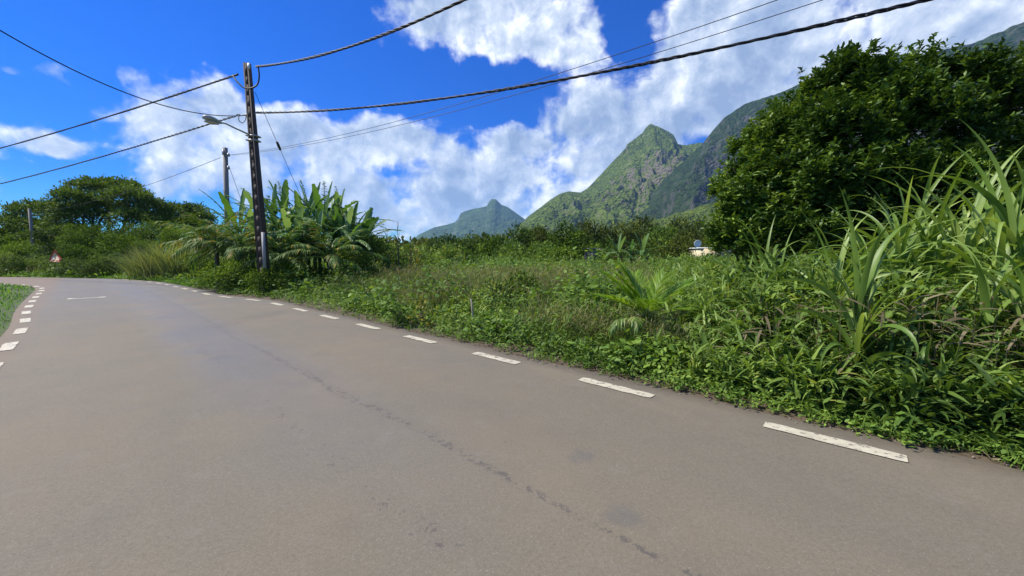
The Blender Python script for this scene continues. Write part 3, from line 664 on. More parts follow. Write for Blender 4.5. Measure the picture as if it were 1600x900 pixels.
def banana(px, Y, top, label, seed, nleaf=9, name='banana_plant', group='banana plants', scale=1.0):
    rng = np.random.default_rng(seed); base = P(px, 420, Y); base.z = 0; H = P(px, top, Y).z
    root = empty(name, tuple(base), label, 'banana plant', group); st = H*.45
    g = Geo(); tube(g, [(base.x, base.y, -.1), (base.x+.03, base.y, st*.5), (base.x, base.y, st*1.05)], [.14*scale, .11*scale, .07*scale], 8)
    g.build('stem', M_palm2, parent=root, origin=tuple(base), smooth=True)
    L0 = (H-st)
    for k in range(nleaf):
        f = k/(nleaf-1); a = k*2.4+rng.normal(0, .3); g = Geo()
        lean = .08+f*.75+rng.normal(0, .08); bend = .25+f*1.5
        Lk = L0*(1.12 if f < .3 else 1.1+.25*f)
        nn = 34
        if f > .42 or k % 3 == 1:
            frond(g, (base.x, base.y, st*(1-.12*f)), a, Lk*.92, lean, bend, .27*scale, 30, seed*40+k, rng.random()*.7, .085, .5, 1.25); g.build('leaf', M_ban, parent=root, origin=tuple(base)); continue
        C = blades(g, [(base.x, base.y, st*(1-.12*f))], a, Lk*.86, .42*scale*rng.uniform(.8, 1.1), lean, bend, nn, 'banana', rng.random()*.6+(.4 if f < .35 else .0), rng.normal(0, .9), .35, jag=.75 if f > .3 else .3)
        g.build('leaf', M_ban, parent=root, origin=tuple(base))
    # dead hanging leaves round the stem
    g = Geo(); m = 7; aa = rng.uniform(0, 6.28, m)
    blades(g, np.tile([(base.x, base.y, st*.95)], (m, 1)), aa, st*rng.uniform(.5, .8, m), .22, 1.5, 1.5, 6, 'grass', roll=rng.normal(0, .6, m), jag=.5)
    g.build('dead_leaves', M_dry, parent=root, origin=tuple(base))
    return root
bn = [(378, 23, 290, 'banana plant between the grey pole and the black pole'), (428, 22, 283, 'banana plant just right of the black pole'), (448, 24, 277, 'banana plant second from the black pole'), (470, 21.5, 282, 'banana plant whose top meets the stay wire'),
      (492, 24, 280, 'banana plant in the middle of the clump behind'), (510, 21.5, 279, 'tallest banana plant in the middle of the clump'), (530, 23, 290, 'banana plant right of the tallest one in the clump'), (550, 21.5, 312, 'banana plant low at the right side of the clump'), (566, 23, 318, 'last banana plant at the right end of the clump'), (460, 20, 318, 'short banana plant in front of the clump near the black pole'), (500, 20, 325, 'short banana plant at the front centre of the clump'), (438, 21, 300, 'leaning banana plant close behind the black pole'), (482, 22.5, 292, 'banana plant behind the two short front ones'), (540, 20.5, 318, 'short banana plant at the front right of the clump'), (520, 22, 300, 'banana plant below the tallest one in the clump'), (395, 21, 318, 'low banana plant between the palms left of the black pole')]
for k, (px, Y, top, lab) in enumerate(bn): banana(px, Y, top, lab, 60+k, 13, group='banana plants of the clump beside the poles', scale=.95+.12*(k % 3))

def palm(name, label, base, trunk_h, L, nf, seed, mat, ll=.5, lean0=.2, leanr=1.1, bend=1.0, wid=.035, droop=1.0, group=None, n=34, r=.1, azs=None, liftv=0.0, leans=None):
    rng = np.random.default_rng(seed); root = empty(name, tuple(base), label, 'palm', group); b0 = np.array(tuple(base))
    g = Geo(); tube(g, [b0-[0, 0, .1], b0+[0, 0, trunk_h*.5], b0+[0, 0, trunk_h]], [r*1.2, r, r*.8], 8); g.build('trunk', M_bark, parent=root, origin=tuple(base), smooth=True)
    for k in range(nf):
        f = (k+.5)/nf; g = Geo(); a = azs[k] if azs else k*2.4+rng.normal(0, .2); ln = leans[k] if leans else lean0+f*leanr
        frond(g, b0+[0, 0, trunk_h], a, L*rng.uniform(.85, 1.1), ln, bend*rng.uniform(.7, 1.2), ll, n, seed*50+k, None, wid, droop, liftv=liftv)
        g.build('frond', mat, parent=root, origin=tuple(base))
    return root
def gp(px, Y): p = P(px, 420, Y); return (p.x, p.y, 0)
palm('palm', 'palm with drooping fronds around the foot of the grey pole', gp(340, 19.5), 2.1, 2.4, 18, 5, M_palm2, .75, .2, 1.3, 1.1, .05)
palm('palm', 'palm between the two wooden poles with orange dying fronds', gp(375, 18.5), 1.9, 2.0, 14, 6, M_palm2, .7, .3, 1.2, 1.1, .05)
palm('palm', 'palm with arching fronds just right of the black pole', gp(440, 18.5), 1.6, 2.4, 14, 8, M_palm2, .6, .35, 1.2, 1.1, .045)
palm('palm', 'palm arching over the dark base of the banana clump', gp(515, 18.8), 1.5, 2.6, 14, 9, M_palm2, .6, .4, 1.1, 1.0, .045)
shrub(575, 360, 425, 60, 22, 'green shrub at the right foot of the banana clump', M_weed, 300, leaf=.13, group='shrubs under the banana clump')
shrub(545, 380, 425, 70, 19.5, 'leafy shrub in front of the banana clump', M_weed, 301, leaf=.12, group='shrubs under the banana clump')
shrub(440, 395, 425, 60, 18, 'low shrub right of the black pole foot', M_weed, 302, leaf=.12, group='shrubs under the banana clump')
shrub(372, 402, 440, 56, 17.5, 'leafy shrub at the left foot of the black pole', M_mid, 303, leaf=.10, group='shrubs under the banana clump')
shrub(412, 416, 450, 40, 15.7, 'dark rounded shrub at the roadside in front of the black pole', M_mid, 304, leaf=.09, group='shrubs under the banana clump')
# bare twigs
for k, (px, top, Y) in enumerate(((622, 345, 24), (606, 360, 24), (641, 372, 25))):
    rng = np.random.default_rng(500+k); p = P(px, 410, Y); H = P(px, top, Y).z; g = Geo()
    tube(g, [(p.x, Y, 0), (p.x+.05, Y, H*.5), (p.x, Y, H)], [.04, .03, .01], 5)
    for j in range(9):
        z = H*rng.uniform(.35, .9); a = rng.uniform(0, 6.28); l = rng.uniform(.3, .7)
        tube(g, [(p.x, Y, z), (p.x+math.cos(a)*l*.5, Y+math.sin(a)*l*.5, z+l*.6), (p.x+math.cos(a)*l*.6, Y+math.sin(a)*l*.6, z+l*1.1)], [.018, .012, .005], 4)
    tag(g.build('bare_stalk', M_bark, origin=(p.x, Y, 0)), ['tallest bare brown stalk right of the banana clump', 'shorter bare stalk against the banana clump', 'bent thin bare stalk right of the tallest one'][k], 'stalk', 'bare stalks right of the bananas')

# ------------------------------------------------------------------ trees across the field
mid = [ # px, top, width, Y, material, label
 (660, 384, 50, 34, M_weed, 'low green bush right of the bare stalks'), (700, 380, 46, 36, M_weed, 'low light green bush below the two dark round trees'),
 (700, 367, 70, 70, M_rain, 'dark round tree furthest left across the field'), (733, 364, 40, 68, M_rain, 'dark round tree joined to the furthest left one'), (768, 360, 44, 75, M_rain, 'dark flat topped tree below the summit of the blue mountain'),
 (765, 374, 50, 50, M_mid, 'bush in front of the flat topped tree'), (810, 347, 36, 62, M_rain, 'tall narrow dark tree at the foot of the green mountain'), (832, 352, 44, 64, M_rain, 'dark tree just right of the tall narrow one'),
 (850, 352, 40, 60, M_olive, 'olive green tree left of the bright green one'), (886, 342, 46, 45, M_mid, 'bright green tree standing forward in the middle of the tree line'), (920, 348, 50, 66, M_olive, 'brownish green tree right of the bright green one'),
 (946, 352, 46, 70, M_olive, 'brownish tree above the small dark shed roof'), (975, 345, 50, 80, M_olive, 'olive tree behind the left banana plant'), (1008, 338, 54, 90, M_olive, 'olive tree with a pale top behind the banana plants'),
 (1035, 350, 46, 75, M_mid, 'darker green tree behind the right banana plant'), (1060, 345, 50, 85, M_olive, 'olive tree left of the white dish'), (1075, 360, 44, 62, M_olive, 'low olive tree under the white dish'), (1105, 345, 60, 80, M_olive, 'olive tree behind the small yellow house'), (1130, 352, 60, 60, M_olive, 'olive tree partly behind the big dark trees at the right'),
 (725, 384, 50, 40, M_mid, 'low bush in front of the dark round trees'), (800, 376, 60, 45, M_weed, 'pale green bush at the far side of the field'), (845, 373, 50, 42, M_weed, 'light green bush left of the bright green tree'), (925, 376, 50, 48, M_mid, 'dark bush left of the small shed'), (1050, 378, 50, 50, M_olive, 'low olive bush right of the banana plants'), (640, 376, 40, 30, M_weed, 'leafy bush close to the bare stalks'), (615, 380, 44, 26, M_weed, 'leafy bush at the end of the banana clump'),
 (870, 378, 50, 38, M_mid, 'low bush below the bright green tree'), (955, 380, 44, 42, M_mid, 'low bush beside the left banana plant')]
for k, (px, top, w, Y, m, lab) in enumerate(mid):
    shrub(px, top, 405, w, Y, lab, m, 200+k, name='distant_tree' if Y > 55 else 'bush', cat='tree' if Y > 55 else 'bush', leaf=Y*.0065, dens=1.1, group='trees across the field' if Y > 55 else 'bushes across the field')
for k, (px, top, Y, lab) in enumerate(((966, 362, 34, 'left banana plant across the field'), (1003, 362, 33, 'right banana plant across the field'), (985, 372, 35, 'short banana plant between the two others across the field'))):
    banana(px, Y, top, lab, 90+k, 9, group='banana plants across the field')
# forest on the plain and the foothill, one mass
def forest():
    rng = np.random.default_rng(77); g = Geo(); N = 7500
    Y = np.exp(rng.uniform(np.log(95), np.log(560), N)); px = rng.uniform(-250, 1750, N); X = (px-800)/F*Y
    dg = bpy.context.evaluated_depsgraph_get(); keep = []; Z = []
    fh = bpy.data.objects['foothill']; 
    from mathutils.bvhtree import BVHTree
    bv = BVHTree.FromObject(fh, dg)
    for x, y in zip(X, Y):
        h = bv.ray_cast(Vector((x, y, 900)), Vector((0, 0, -1)))[0]; Z.append(max(0, h.z) if h else 0)
    Z = np.array(Z); S = rng.uniform(2.2, 4.6, N)
    per = 70
    d = rng.normal(size=(N, per, 3)); d /= np.linalg.norm(d, axis=2)[..., None]; d[..., 2] = np.abs(d[..., 2])
    p = np.stack([X, Y, Z], -1)[:, None]+d*S[:, None, None]*np.array([1, 1, .9])*rng.uniform(.8, 1.05, (N, per, 1))+np.array([0, 0, 1])*S[:, None, None]*.4
    cv = np.repeat(rng.random(N), per); rv = cv*.7+rng.random(N*per)*.3
    p = p.reshape(-1, 3); dd = d.reshape(-1, 3); L = np.repeat(S, per)*rng.uniform(.22, .4, N*per)
    blades(g, p, np.arctan2(dd[:, 1], dd[:, 0]), L, L*.7, np.arccos(dd[:, 2])*.8+rng.normal(0, .4, N*per), .5, 2, 'leaf', rv, rng.normal(0, .6, N*per))
    tag(g.build('forest', M_olive), 'far off wood covering the plain and lower slopes', kind='stuff')
forest()

# house with dish, shed
hp = P(1108, 395, 58); H0 = (hp.x, 58, 0)
house = empty('house', H0, 'small yellow walled house half hidden by trees at the field edge', 'house')
g = Geo(); box(g, (hp.x+.6, 59, 1.35), (4.6, 3.5, 2.7)); g.build('wall', M_wall, parent=house, origin=H0)
g = Geo(); box(g, (hp.x+.6, 59, 2.78), (5.0, 3.9, .16)); g.build('roof', M_white, parent=house, origin=H0)
g = Geo(); box(g, (hp.x-.3, 57.235, 1.5), (.9, .05, 1.0)); g.build('window', M_black, parent=house, origin=H0)
dp = P(1088, 381, 57); g = Geo(); n = 16; rr = 6; V = []; 
for k in range(rr+1):
    r = k/rr*.55
    for j in range(n): a = j*2*math.pi/n; V.append((dp.x+r*math.cos(a)-.25*0, dp.y-.25+r*r*.55*-1, dp.z+r*math.sin(a)))
Q = [(k*n+j, k*n+(j+1) % n, (k+1)*n+(j+1) % n, (k+1)*n+j) for k in range(rr) for j in range(n)]
dish = empty('satellite_dish', (dp.x, dp.y, 2.86), 'white round dish standing on the roof of the yellow house', 'dish')
g.add(V, Q); do = g.build('reflector', M_white, parent=dish, origin=(dp.x, dp.y, 2.86), smooth=True)
md = do.modifiers.new('s', 'SOLIDIFY'); md.thickness = .04
g = Geo(); tube(g, [(dp.x, dp.y, 2.86), (dp.x, dp.y, dp.z)], .05, 6); tube(g, [(dp.x, dp.y-.3, dp.z-.4), (dp.x, dp.y-.9, dp.z)], .025, 5); g.build('mount', M_steel, parent=dish, origin=(dp.x, dp.y, 2.86))
sp_ = P(938, 384, 44); S0 = (sp_.x, 44, 0); shed = empty('shed', S0, 'small dark shed with a pale flat roof between the bushes', 'shed')
g = Geo(); box(g, (sp_.x, 45, 1.2), (2.8, 2.2, 2.4)); g.build('wall', M_pole2, parent=shed, origin=S0)
g = Geo(); box(g, (sp_.x, 45, 2.45), (3.2, 2.7, .08)); g.build('roof', M_roof, parent=shed, origin=S0)

# ------------------------------------------------------------------ big trees at the right
big1 = [ell(1158, 348, 9.2, 39, 41), ell(1193, 305, 9.6, 48, 46), ell(1213, 235, 10, 42, 41), ell(1253, 190, 10.2, 39, 32), ell(1198, 373, 9, 55, 40), ell(1248, 280, 9.4, 55, 54), ell(1163, 300, 9.8, 31, 34), ell(1148, 388, 9, 31, 28)]
tree('broadleaf_tree', 'leftmost of the big dark leafy trees at the right, leaning over the field', 'tree', big1, (P(1215, 400, 10).x, 10, 0), .13, 4600, 10, M_dark, 21, .16, .16, 'obov', .45, 'big leafy trees at the right', rosette=True, sub=8, up=.35, fold=.2)
big2 = [ell(1300, 155, 9.4, 40, 36), ell(1335, 135, 9.2, 37, 36), ell(1375, 180, 8.8, 55, 50), ell(1310, 230, 8.8, 57, 54), ell(1285, 308, 8.6, 59, 54), ell(1365, 300, 8.4, 65, 59), ell(1400, 150, 9.4, 33, 32), ell(1300, 378, 8.4, 65, 46), ell(1390, 378, 8, 65, 46), ell(1430, 130, 9.4, 27, 28)]
tree('broadleaf_tree', 'tallest big dark leafy tree at the right, reaching up in front of the ridge', 'tree', big2, (P(1345, 400, 9.3).x, 9.3, 0), .13, 5600, 10, M_dark, 22, .16, .17, 'obov', .45, 'big leafy trees at the right', rosette=True, sub=8, up=.35, fold=.2)
big3 = [ell(1490, 160, 9.4, 52, 45), ell(1555, 155, 9.2, 52, 46), ell(1460, 230, 8.6, 57, 55), ell(1540, 260, 8.2, 70, 63), ell(1620, 190, 9, 59, 63), ell(1480, 328, 7.8, 66, 59), ell(1580, 348, 7.5, 78, 68), ell(1680, 300, 8.4, 83, 81), ell(1720, 200, 9, 74, 72), ell(1520, 418, 7.4, 78, 54), ell(1640, 438, 7, 83, 63)]
tree('broadleaf_tree', 'big dark leafy tree filling the right edge behind the tall cane grass', 'tree', big3, (P(1560, 400, 9).x, 9, 0), .13, 6600, 10, M_dark, 23, .16, .18, 'obov', .45, 'big leafy trees at the right', rosette=True, sub=8, up=.35, fold=.2)
# ------------------------------------------------------------------ undergrowth (nobody could count it)
def field_points(N, y0, y1, rng, umin=-1.62, umax=1.75, dmin=0.0, dmax=1e9):
    Y = np.exp(rng.uniform(np.log(y0), np.log(y1), N)); U = rng.uniform(umin, umax, N); X = U*Y
    ok = ~inpoly(X, Y, road_poly) & ~inpoly(X, Y, isl_poly)
    X, Y = X[ok], Y[ok]; d = edgedist(X, Y); k = (d >= dmin) & (d <= dmax)
    return X[k], Y[k], d[k]
def wildness(X, Y):   # how tall the growth stands: low in the open field, high towards the trees at the right
    r = np.clip((X-1.6*1.0-(Y-4)*.33)/1.6, 0, 1)
    return r
def herbs(g, X, Y, H, nl, leafL, ratio, rng, rvb=None, lean=.7, bend=.9, zlow=.1, prof='lance', nseg=3, fold=0.0, stem=True, sp=.12):
    n = len(X)
    if n == 0: return
    a = rng.uniform(0, 6.28, n); l = np.abs(rng.normal(0, .18, n))
    top = np.c_[X+np.cos(a)*l*H, Y+np.sin(a)*l*H, H]; bot = np.c_[X, Y, np.zeros(n)]
    f = rng.uniform(zlow, 1, (n, nl)); f[:, 0] = 1
    p = bot[:, None]+(top-bot)[:, None]*f[..., None]+rng.normal(0, sp*.3, (n, nl, 3))*[1, 1, .3]
    p = p.reshape(-1, 3); p[:, 2] = np.maximum(p[:, 2], .01); m = n*nl
    Ls = np.repeat(leafL if np.ndim(leafL) else np.full(n, leafL), nl)*rng.uniform(.6, 1.2, m)
    pv = np.repeat(rng.random(n) if rvb is None else rvb, nl); rv = np.clip(pv*.6+rng.random(m)*.4, 0, 1)
    blades(g, p, rng.uniform(0, 6.28, m), Ls, Ls*ratio, np.abs(rng.normal(lean, .35, m)), rng.uniform(.2, 1, m)*bend, nseg, prof, rv, rng.normal(0, .35, m), fold)
    if stem: blades(g, bot, a, H*1.02, .008+.004*H, l, .02, 2, 'stem', .2)
def sf(Y): return np.clip(.75+Y*.05, .8, 2.6)   # leaf size grows slowly with distance, fewer plants there
rng = np.random.default_rng(900)
# low creeping cover along the road edge
g = Geo(); X, Y, d = field_points(30000, 1.6, 26, rng, dmax=1.5)
H = .05+.16*np.clip(d/.8, 0, 1)*rng.uniform(.5, 1.3, len(X)); H = H*(.5+1.0*vnoise(X*2.2, Y*2.2, 5))
k = d > -.02+.38*np.clip(vnoise(X*1.7, Y*1.7, 8)-.25, 0, 1); X, Y, d, H = X[k], Y[k], d[k], H[k]
sh = np.where((d < .4) & (Y < 14), -.16*vnoise(X*2.6, Y*2.6, 77)*rng.random(len(X)), 0); X = X+Nn.x*sh; Y = Y+Nn.y*sh
herbs(g, X, Y, H, 6, .045*sf(Y)**.8, .72, rng, lean=1.1, bend=.4, prof='leaf', nseg=2, fold=0, stem=False, sp=.15)
tag(g.build('creeping_plants', M_low), 'bright green creeping plants along the edge of the asphalt', kind='stuff')
# short grass tufts at the edge
g = Geo(); X, Y, d = field_points(11000, 1.8, 40, rng, dmax=2.6, dmin=.12)
keep = vnoise(X*.9, Y*.9, 11)+.25*rng.random(len(X)) > .42; X, Y, d = X[keep], Y[keep], d[keep]
m = 11; n = len(X); Hh = (.10+.32*np.clip(d/1.3, 0, 1))*rng.uniform(.7, 1.3, n)*(.7+.3*sf(Y))
rep = lambda a: np.repeat(a, m)
blades(g, np.c_[rep(X), rep(Y), np.zeros(n*m)]+rng.normal(0, .04, (n*m, 3))*[1, 1, 0], rng.uniform(0, 6.28, n*m), rep(Hh)*rng.uniform(.6, 1.25, n*m), .012*rep(sf(Y))*rng.uniform(.6, 1.3, n*m), np.abs(rng.normal(.3, .25, n*m)), rng.uniform(.3, 1.5, n*m), 4, 'grass', rep(rng.random(n))*.6+.4*rng.random(n*m), rng.normal(0, .4, n*m))
tag(g.build('verge_grass', M_low), 'bright tufts of grass along the roadside verge', kind='stuff')
# leafy weeds over the whole field
g = Geo(); X, Y, d = field_points(21000, 2.2, 60, rng, dmin=.35)
W = wildness(X, Y); n = len(X); cl = np.clip((fbm(X*.6, Y*.6, 3, 21)-.28)*1.9, 0, 1.1)
H = (.16+.50*np.clip((d-.3)/1.6, 0, 1)*(.35+1.3*cl)+.30*np.clip((Y-10)/15, 0, 1)*cl+W*.72*np.clip((d-.4)/1.8, 0, 1))*rng.uniform(.6, 1.12, n)*(.55+.65*fbm(X*.9, Y*.9, 2, 25))
herbs(g, X, Y, H, 14, .085*sf(Y)*(1+.5*W), .42, rng, vnoise(X*.8, Y*.8, 31)*.6+rng.random(n)*.4, lean=.95, bend=.9, zlow=.15, prof='lance', nseg=3, sp=.35)
tag(g.build('leafy_weeds', M_weed), 'tangle of leafy green weeds covering the field', kind='stuff')
# broad leaved weeds in mounds
g = Geo(); X, Y, d = field_points(13000, 3, 45, rng, dmin=.6)
cl = fbm(X*.45+9, Y*.45, 3, 121)+.02; sel = cl > .54; X, Y, d, cl = X[sel], Y[sel], d[sel], cl[sel]; n = len(X)
H = (.35+3.6*(cl-.54)*np.clip(d/2, .3, 1.2))*rng.uniform(.55, 1.1, n)
herbs(g, X, Y, H, 16, .11*sf(Y), .75, rng, vnoise(X*.5, Y*.5, 131)*.7+rng.random(n)*.3, lean=1.15, bend=.5, zlow=.1, prof='leaf', nseg=2, sp=.6)
tag(g.build('broad_leaved_weeds', M_low), 'mounds of round leaved creepers swallowing the field', kind='stuff')
# dead stems and litter by the road
g = Geo(); X, Y, d = field_points(2600, 2.2, 14, rng, dmin=0, dmax=.9); n = len(X); sh = -.22*rng.random(n)*(rng.random(n) < .35); X = X+Nn.x*sh; Y = Y+Nn.y*sh
blades(g, np.c_[X, Y, np.full(n, .03)], rng.uniform(0, 6.28, n), rng.uniform(.03, .16, n), rng.uniform(.006, .02, n), rng.uniform(1.2, 1.65, n), rng.uniform(-.2, .3, n), 2, 'leaf', rng.random(n), rng.normal(0, .4, n))
tag(g.build('leaf_litter', M_dry), 'dry leaf litter lying along the edge of the asphalt', kind='stuff')
# long leaved grasses and weeds, thick towards the right
g = Geo(); X, Y, d = field_points(14000, 2.2, 26, rng, dmin=.4)
W = wildness(X, Y); sel = rng.random(len(X)) < .16+.84*W; X, Y, d, W = X[sel], Y[sel], d[sel], W[sel]; n = len(X)
H = (.30+.3*np.clip(d/1.5, 0, 1)+W*.75*np.clip((d-.5)/2.0, 0, 1))*rng.uniform(.6, 1.1, n)*(.75+.5*fbm(X*.7, Y*.7, 2, 71))
herbs(g, X, Y, H, 13, (.24+.13*W)*sf(Y)**.5, .115, rng, lean=.6, bend=1.9, zlow=.1, prof='grass', nseg=4, fold=.25, sp=.12)
tag(g.build('long_leaved_weeds', M_weed), 'thick growth of long drooping leaves under the big trees', kind='stuff')
# tall stalks with big drooping leaves
g = Geo(); X, Y, d = field_points(5200, 2.4, 14, rng, dmin=.55); W = wildness(X, Y); cl = vnoise(X*.9, Y*.9, 91); sel = (W > .35) & (cl > .42); X, Y, d, W = X[sel], Y[sel], d[sel], W[sel]; n = len(X)
herbs(g, X, Y, (.45+.75*np.clip((d-.5)/2, 0, 1))*rng.uniform(.7, 1.15, n), 9, .34, .10, rng, lean=.55, bend=2.3, zlow=.35, prof='grass', nseg=6, fold=.3, sp=.06)
tag(g.build('drooping_leaved_stalks', M_cane), 'tall pale green stalks with drooping leaves at the right', kind='stuff')
# withered leaves and stalks in the growth
g = Geo(); X, Y, d = field_points(6500, 2.4, 14, rng, dmin=.7); W = wildness(X, Y); sel = rng.random(len(X)) < .06+.8*W; X, Y, d, W = X[sel], Y[sel], d[sel], W[sel]; n = len(X)
herbs(g, X, Y, (.25+W*.85)*rng.uniform(.4, 1.1, n), 6, .27, .10, rng, lean=1.3, bend=1.9, prof='grass', nseg=4, sp=.12)
tag(g.build('withered_leaves', M_dry), 'brown withered leaves hanging in the undergrowth at the right', kind='stuff')
# wispy seeding grass in the open field
g = Geo(); X, Y, d = field_points(46000, 4.5, 55, rng, dmin=1.0, umax=1.0)
cl = fbm(X*.22+3, Y*.22, 3, 44); W = wildness(X, Y); sel = (cl+.22*rng.random(len(X)) > .68) & (W < .25); X, Y, d = X[sel], Y[sel], d[sel]; n = len(X); m = 6
Hh = (.55+.35*np.clip((d-1)/3, 0, 1))*rng.uniform(.65, 1.15, n)*(.9+.1*sf(Y))
rep = lambda a: np.repeat(a, m)
blades(g, np.c_[rep(X), rep(Y), np.zeros(n*m)]+rng.normal(0, .08, (n*m, 3))*[1, 1, 0], rng.uniform(0, 6.28, n*m), rep(Hh)*rng.uniform(.7, 1.15, n*m), .006*rep(sf(Y))*rng.uniform(.6, 1.4, n*m), np.abs(rng.normal(.12, .12, n*m)), rng.uniform(.0, .7, n*m), 3, 'stem', rep(rng.random(n))*.6+.4*rng.random(n*m))
Xs, Ys = rep(X), rep(Y); pz = rep(Hh)*rng.uniform(.55, 1.05, n*m)
blades(g, np.c_[Xs+rng.normal(0, .12, n*m), Ys+rng.normal(0, .12, n*m), pz], rng.uniform(0, 6.28, n*m), .10*rep(sf(Y)), .012*rep(sf(Y)), np.abs(rng.normal(.5, .4, n*m)), .6, 2, 'leaf', .6+.4*rng.random(n*m))
tag(g.build('seeding_grass', M_seed), 'wispy brownish seeding grass in the open field', kind='stuff')
# far field cover
g = Geo(); X, Y, d = field_points(15000, 24, 160, rng, umin=-1.6, umax=1.7)
n = len(X); H = (.5+1.5*fbm(X*.14, Y*.14, 3, 61))*rng.uniform(.6, 1.15, n)
H = np.where(d < 2.0, .12+.12*d, H)
herbs(g, X, Y, H, 10, np.clip(Y*.008, .2, .7), .45, rng, vnoise(X*.2, Y*.2, 33)*.6+rng.random(n)*.4, lean=.9, bend=.6, zlow=.3, prof='leaf', nseg=2, sp=1.2, stem=False)
tag(g.build('distant_weeds', M_weed), 'green undergrowth on the far side of the field', kind='stuff')
# verge lawns: inner side of the bend and the strip beyond the bend
g = Geo(); N = 110000
Y = np.exp(rng.uniform(np.log(.8), np.log(30), N)); X = -np.exp(rng.uniform(np.log(.9), np.log(4.0), N))*Y; k = inpoly(X, Y, isl_poly); X, Y = X[k], Y[k]; d = edgedist(X, Y, qi[::2]); k = d > .05+.15*vnoise(X*2, Y*2, 4); X, Y, d = X[k], Y[k], d[k]
X2, Y2, d2 = field_points(60000, 20, 40, rng, umin=-1.62, umax=-.7, dmax=3.2, dmin=.1); X = np.r_[X, X2]; Y = np.r_[Y, Y2]; d = np.r_[d, d2]; n = len(X)
blades(g, np.c_[X, Y, np.zeros(n)], rng.uniform(0, 6.28, n), np.clip(.07+.10*d, 0, .16)*rng.uniform(.6, 1.4, n)*np.clip(Y/14, .8, 2), .012*np.clip(Y/7, 1, 3.5), np.abs(rng.normal(.4, .3, n)), rng.uniform(.2, 1.2, n), 3, 'grass')
tag(g.build('verge_lawn', M_lawn), 'short bright green grass on the verges of the bend', kind='stuff')

# ------------------------------------------------------------------ single plants of the near field
def cane(px, Y, top, label, seed, nleaf=16, W=.05, nst=2, lean=.18, bend=1.5, mat=None):
    nst += 1; nleaf = max(8, nleaf-3)
    rng = np.random.default_rng(seed); p = P(px, 500, Y); base = (p.x, Y, 0); H = P(px, top, Y).z
    root = empty('cane_grass', base, label, 'cane grass', 'cane grass clumps at the right')
    g = Geo(); st = []
    for k in range(nst):
        bx = p.x+rng.normal(0, .09); by = Y+rng.normal(0, .09); h = H*.56*rng.uniform(.85, 1.05); a = rng.uniform(0, 6.28); q = (bx+math.cos(a)*.06, by+math.sin(a)*.06, h)
        tube(g, [(bx, by, -.03), ((bx+q[0])/2, (by+q[1])/2, h/2), q], [.017, .015, .012], 7); st.append(((bx, by, 0), q))
    g.build('stalk', M_cane, parent=root, origin=base, smooth=True)
    nleaf += 5
    for k in range(nst):
        b0, q = np.array(st[k][0]), np.array(st[k][1])
        for j in range(nleaf):
            f = (j+.5)/nleaf; z = q*(1-.75*f**1.4)+b0*.75*f**1.4; g = Geo(); a = j*math.pi*.93+rng.normal(0, .5)+k
            blades(g, [z], a, (H*.66)*rng.uniform(.8, 1.2), W*1.35*rng.uniform(.7, 1.15), lean*.4+f*.42+rng.normal(0, .06), bend*(.6+1.1*f)*rng.uniform(.5, 1.7), 16, 'grass', .2+.65*rng.random(), rng.normal(0, .5), .3, jag=.06, bpow=1.9)
            g.build('leaf', mat or M_cane, parent=root, origin=base)
    g = Geo(); m = 9*nst; idx = rng.integers(0, nst, m); bb = np.array([np.array(st[i][1])*.45+np.array(st[i][0])*.55 for i in idx])
    blades(g, bb, rng.uniform(0, 6.28, m), H*.3*rng.uniform(.6, 1.2, m), .03, 1.4+rng.normal(0, .2, m), 1.4, 7, 'grass', roll=rng.normal(0, .6, m)); g.build('dead_leaves', M_dry, parent=root, origin=base)
    return root
cane(1342, 3.95, 372, 'cane grass standing nearest the road with a broad folded leaf', 1, 11, .055, 1, .15, 1.4)
cane(1290, 5.0, 372, 'slim cane grass left of the one nearest the road', 2, 10, .045, 1)
cane(1448, 5.1, 292, 'tall many leaved cane grass in the middle of the right side', 3, 15, .06, 2)
cane(1425, 5.6, 310, 'cane grass behind the tall many leaved one', 4, 11, .05, 1)
cane(1578, 4.3, 235, 'tallest cane grass at the right edge of the picture', 5, 11, .065, 2, .12)
cane(1545, 5.2, 300, 'cane grass left of the tallest one at the right edge', 6, 10, .05, 1)
cane(1500, 4.6, 420, 'short cane grass between the two tall clumps', 7, 10, .05, 1)
cane(1215, 6.2, 372, 'short cane grass furthest left under the leafy trees', 8, 9, .045, 1)
cane(1390, 4.6, 440, 'short arching cane grass right of the one nearest the road', 9, 10, .05, 1, .3, 1.8)
cane(1620, 3.6, 400, 'cane grass cut off by the right edge of the picture', 10, 10, .05, 1)
cane(1262, 5.4, 400, 'cane grass with thin blades in front of the leftmost big tree', 11, 12, .045, 1, .25, 1.6)
cane(1368, 5.2, 335, 'upright cane grass just right of the one nearest the road', 12, 13, .055, 2)
cane(1410, 4.2, 470, 'low sprawling cane grass below the tall many leaved one', 13, 12, .05, 1, .35, 1.8)
cane(1560, 3.7, 400, 'cane grass low in front of the tallest one at the right edge', 14, 12, .055, 1, .3, 1.6)
cane(1475, 5.6, 320, 'cane grass just right of the tall many leaved one', 15, 13, .05, 2)
cane(1320, 5.8, 365, 'thin cane grass standing against the dark trees', 16, 11, .04, 1)
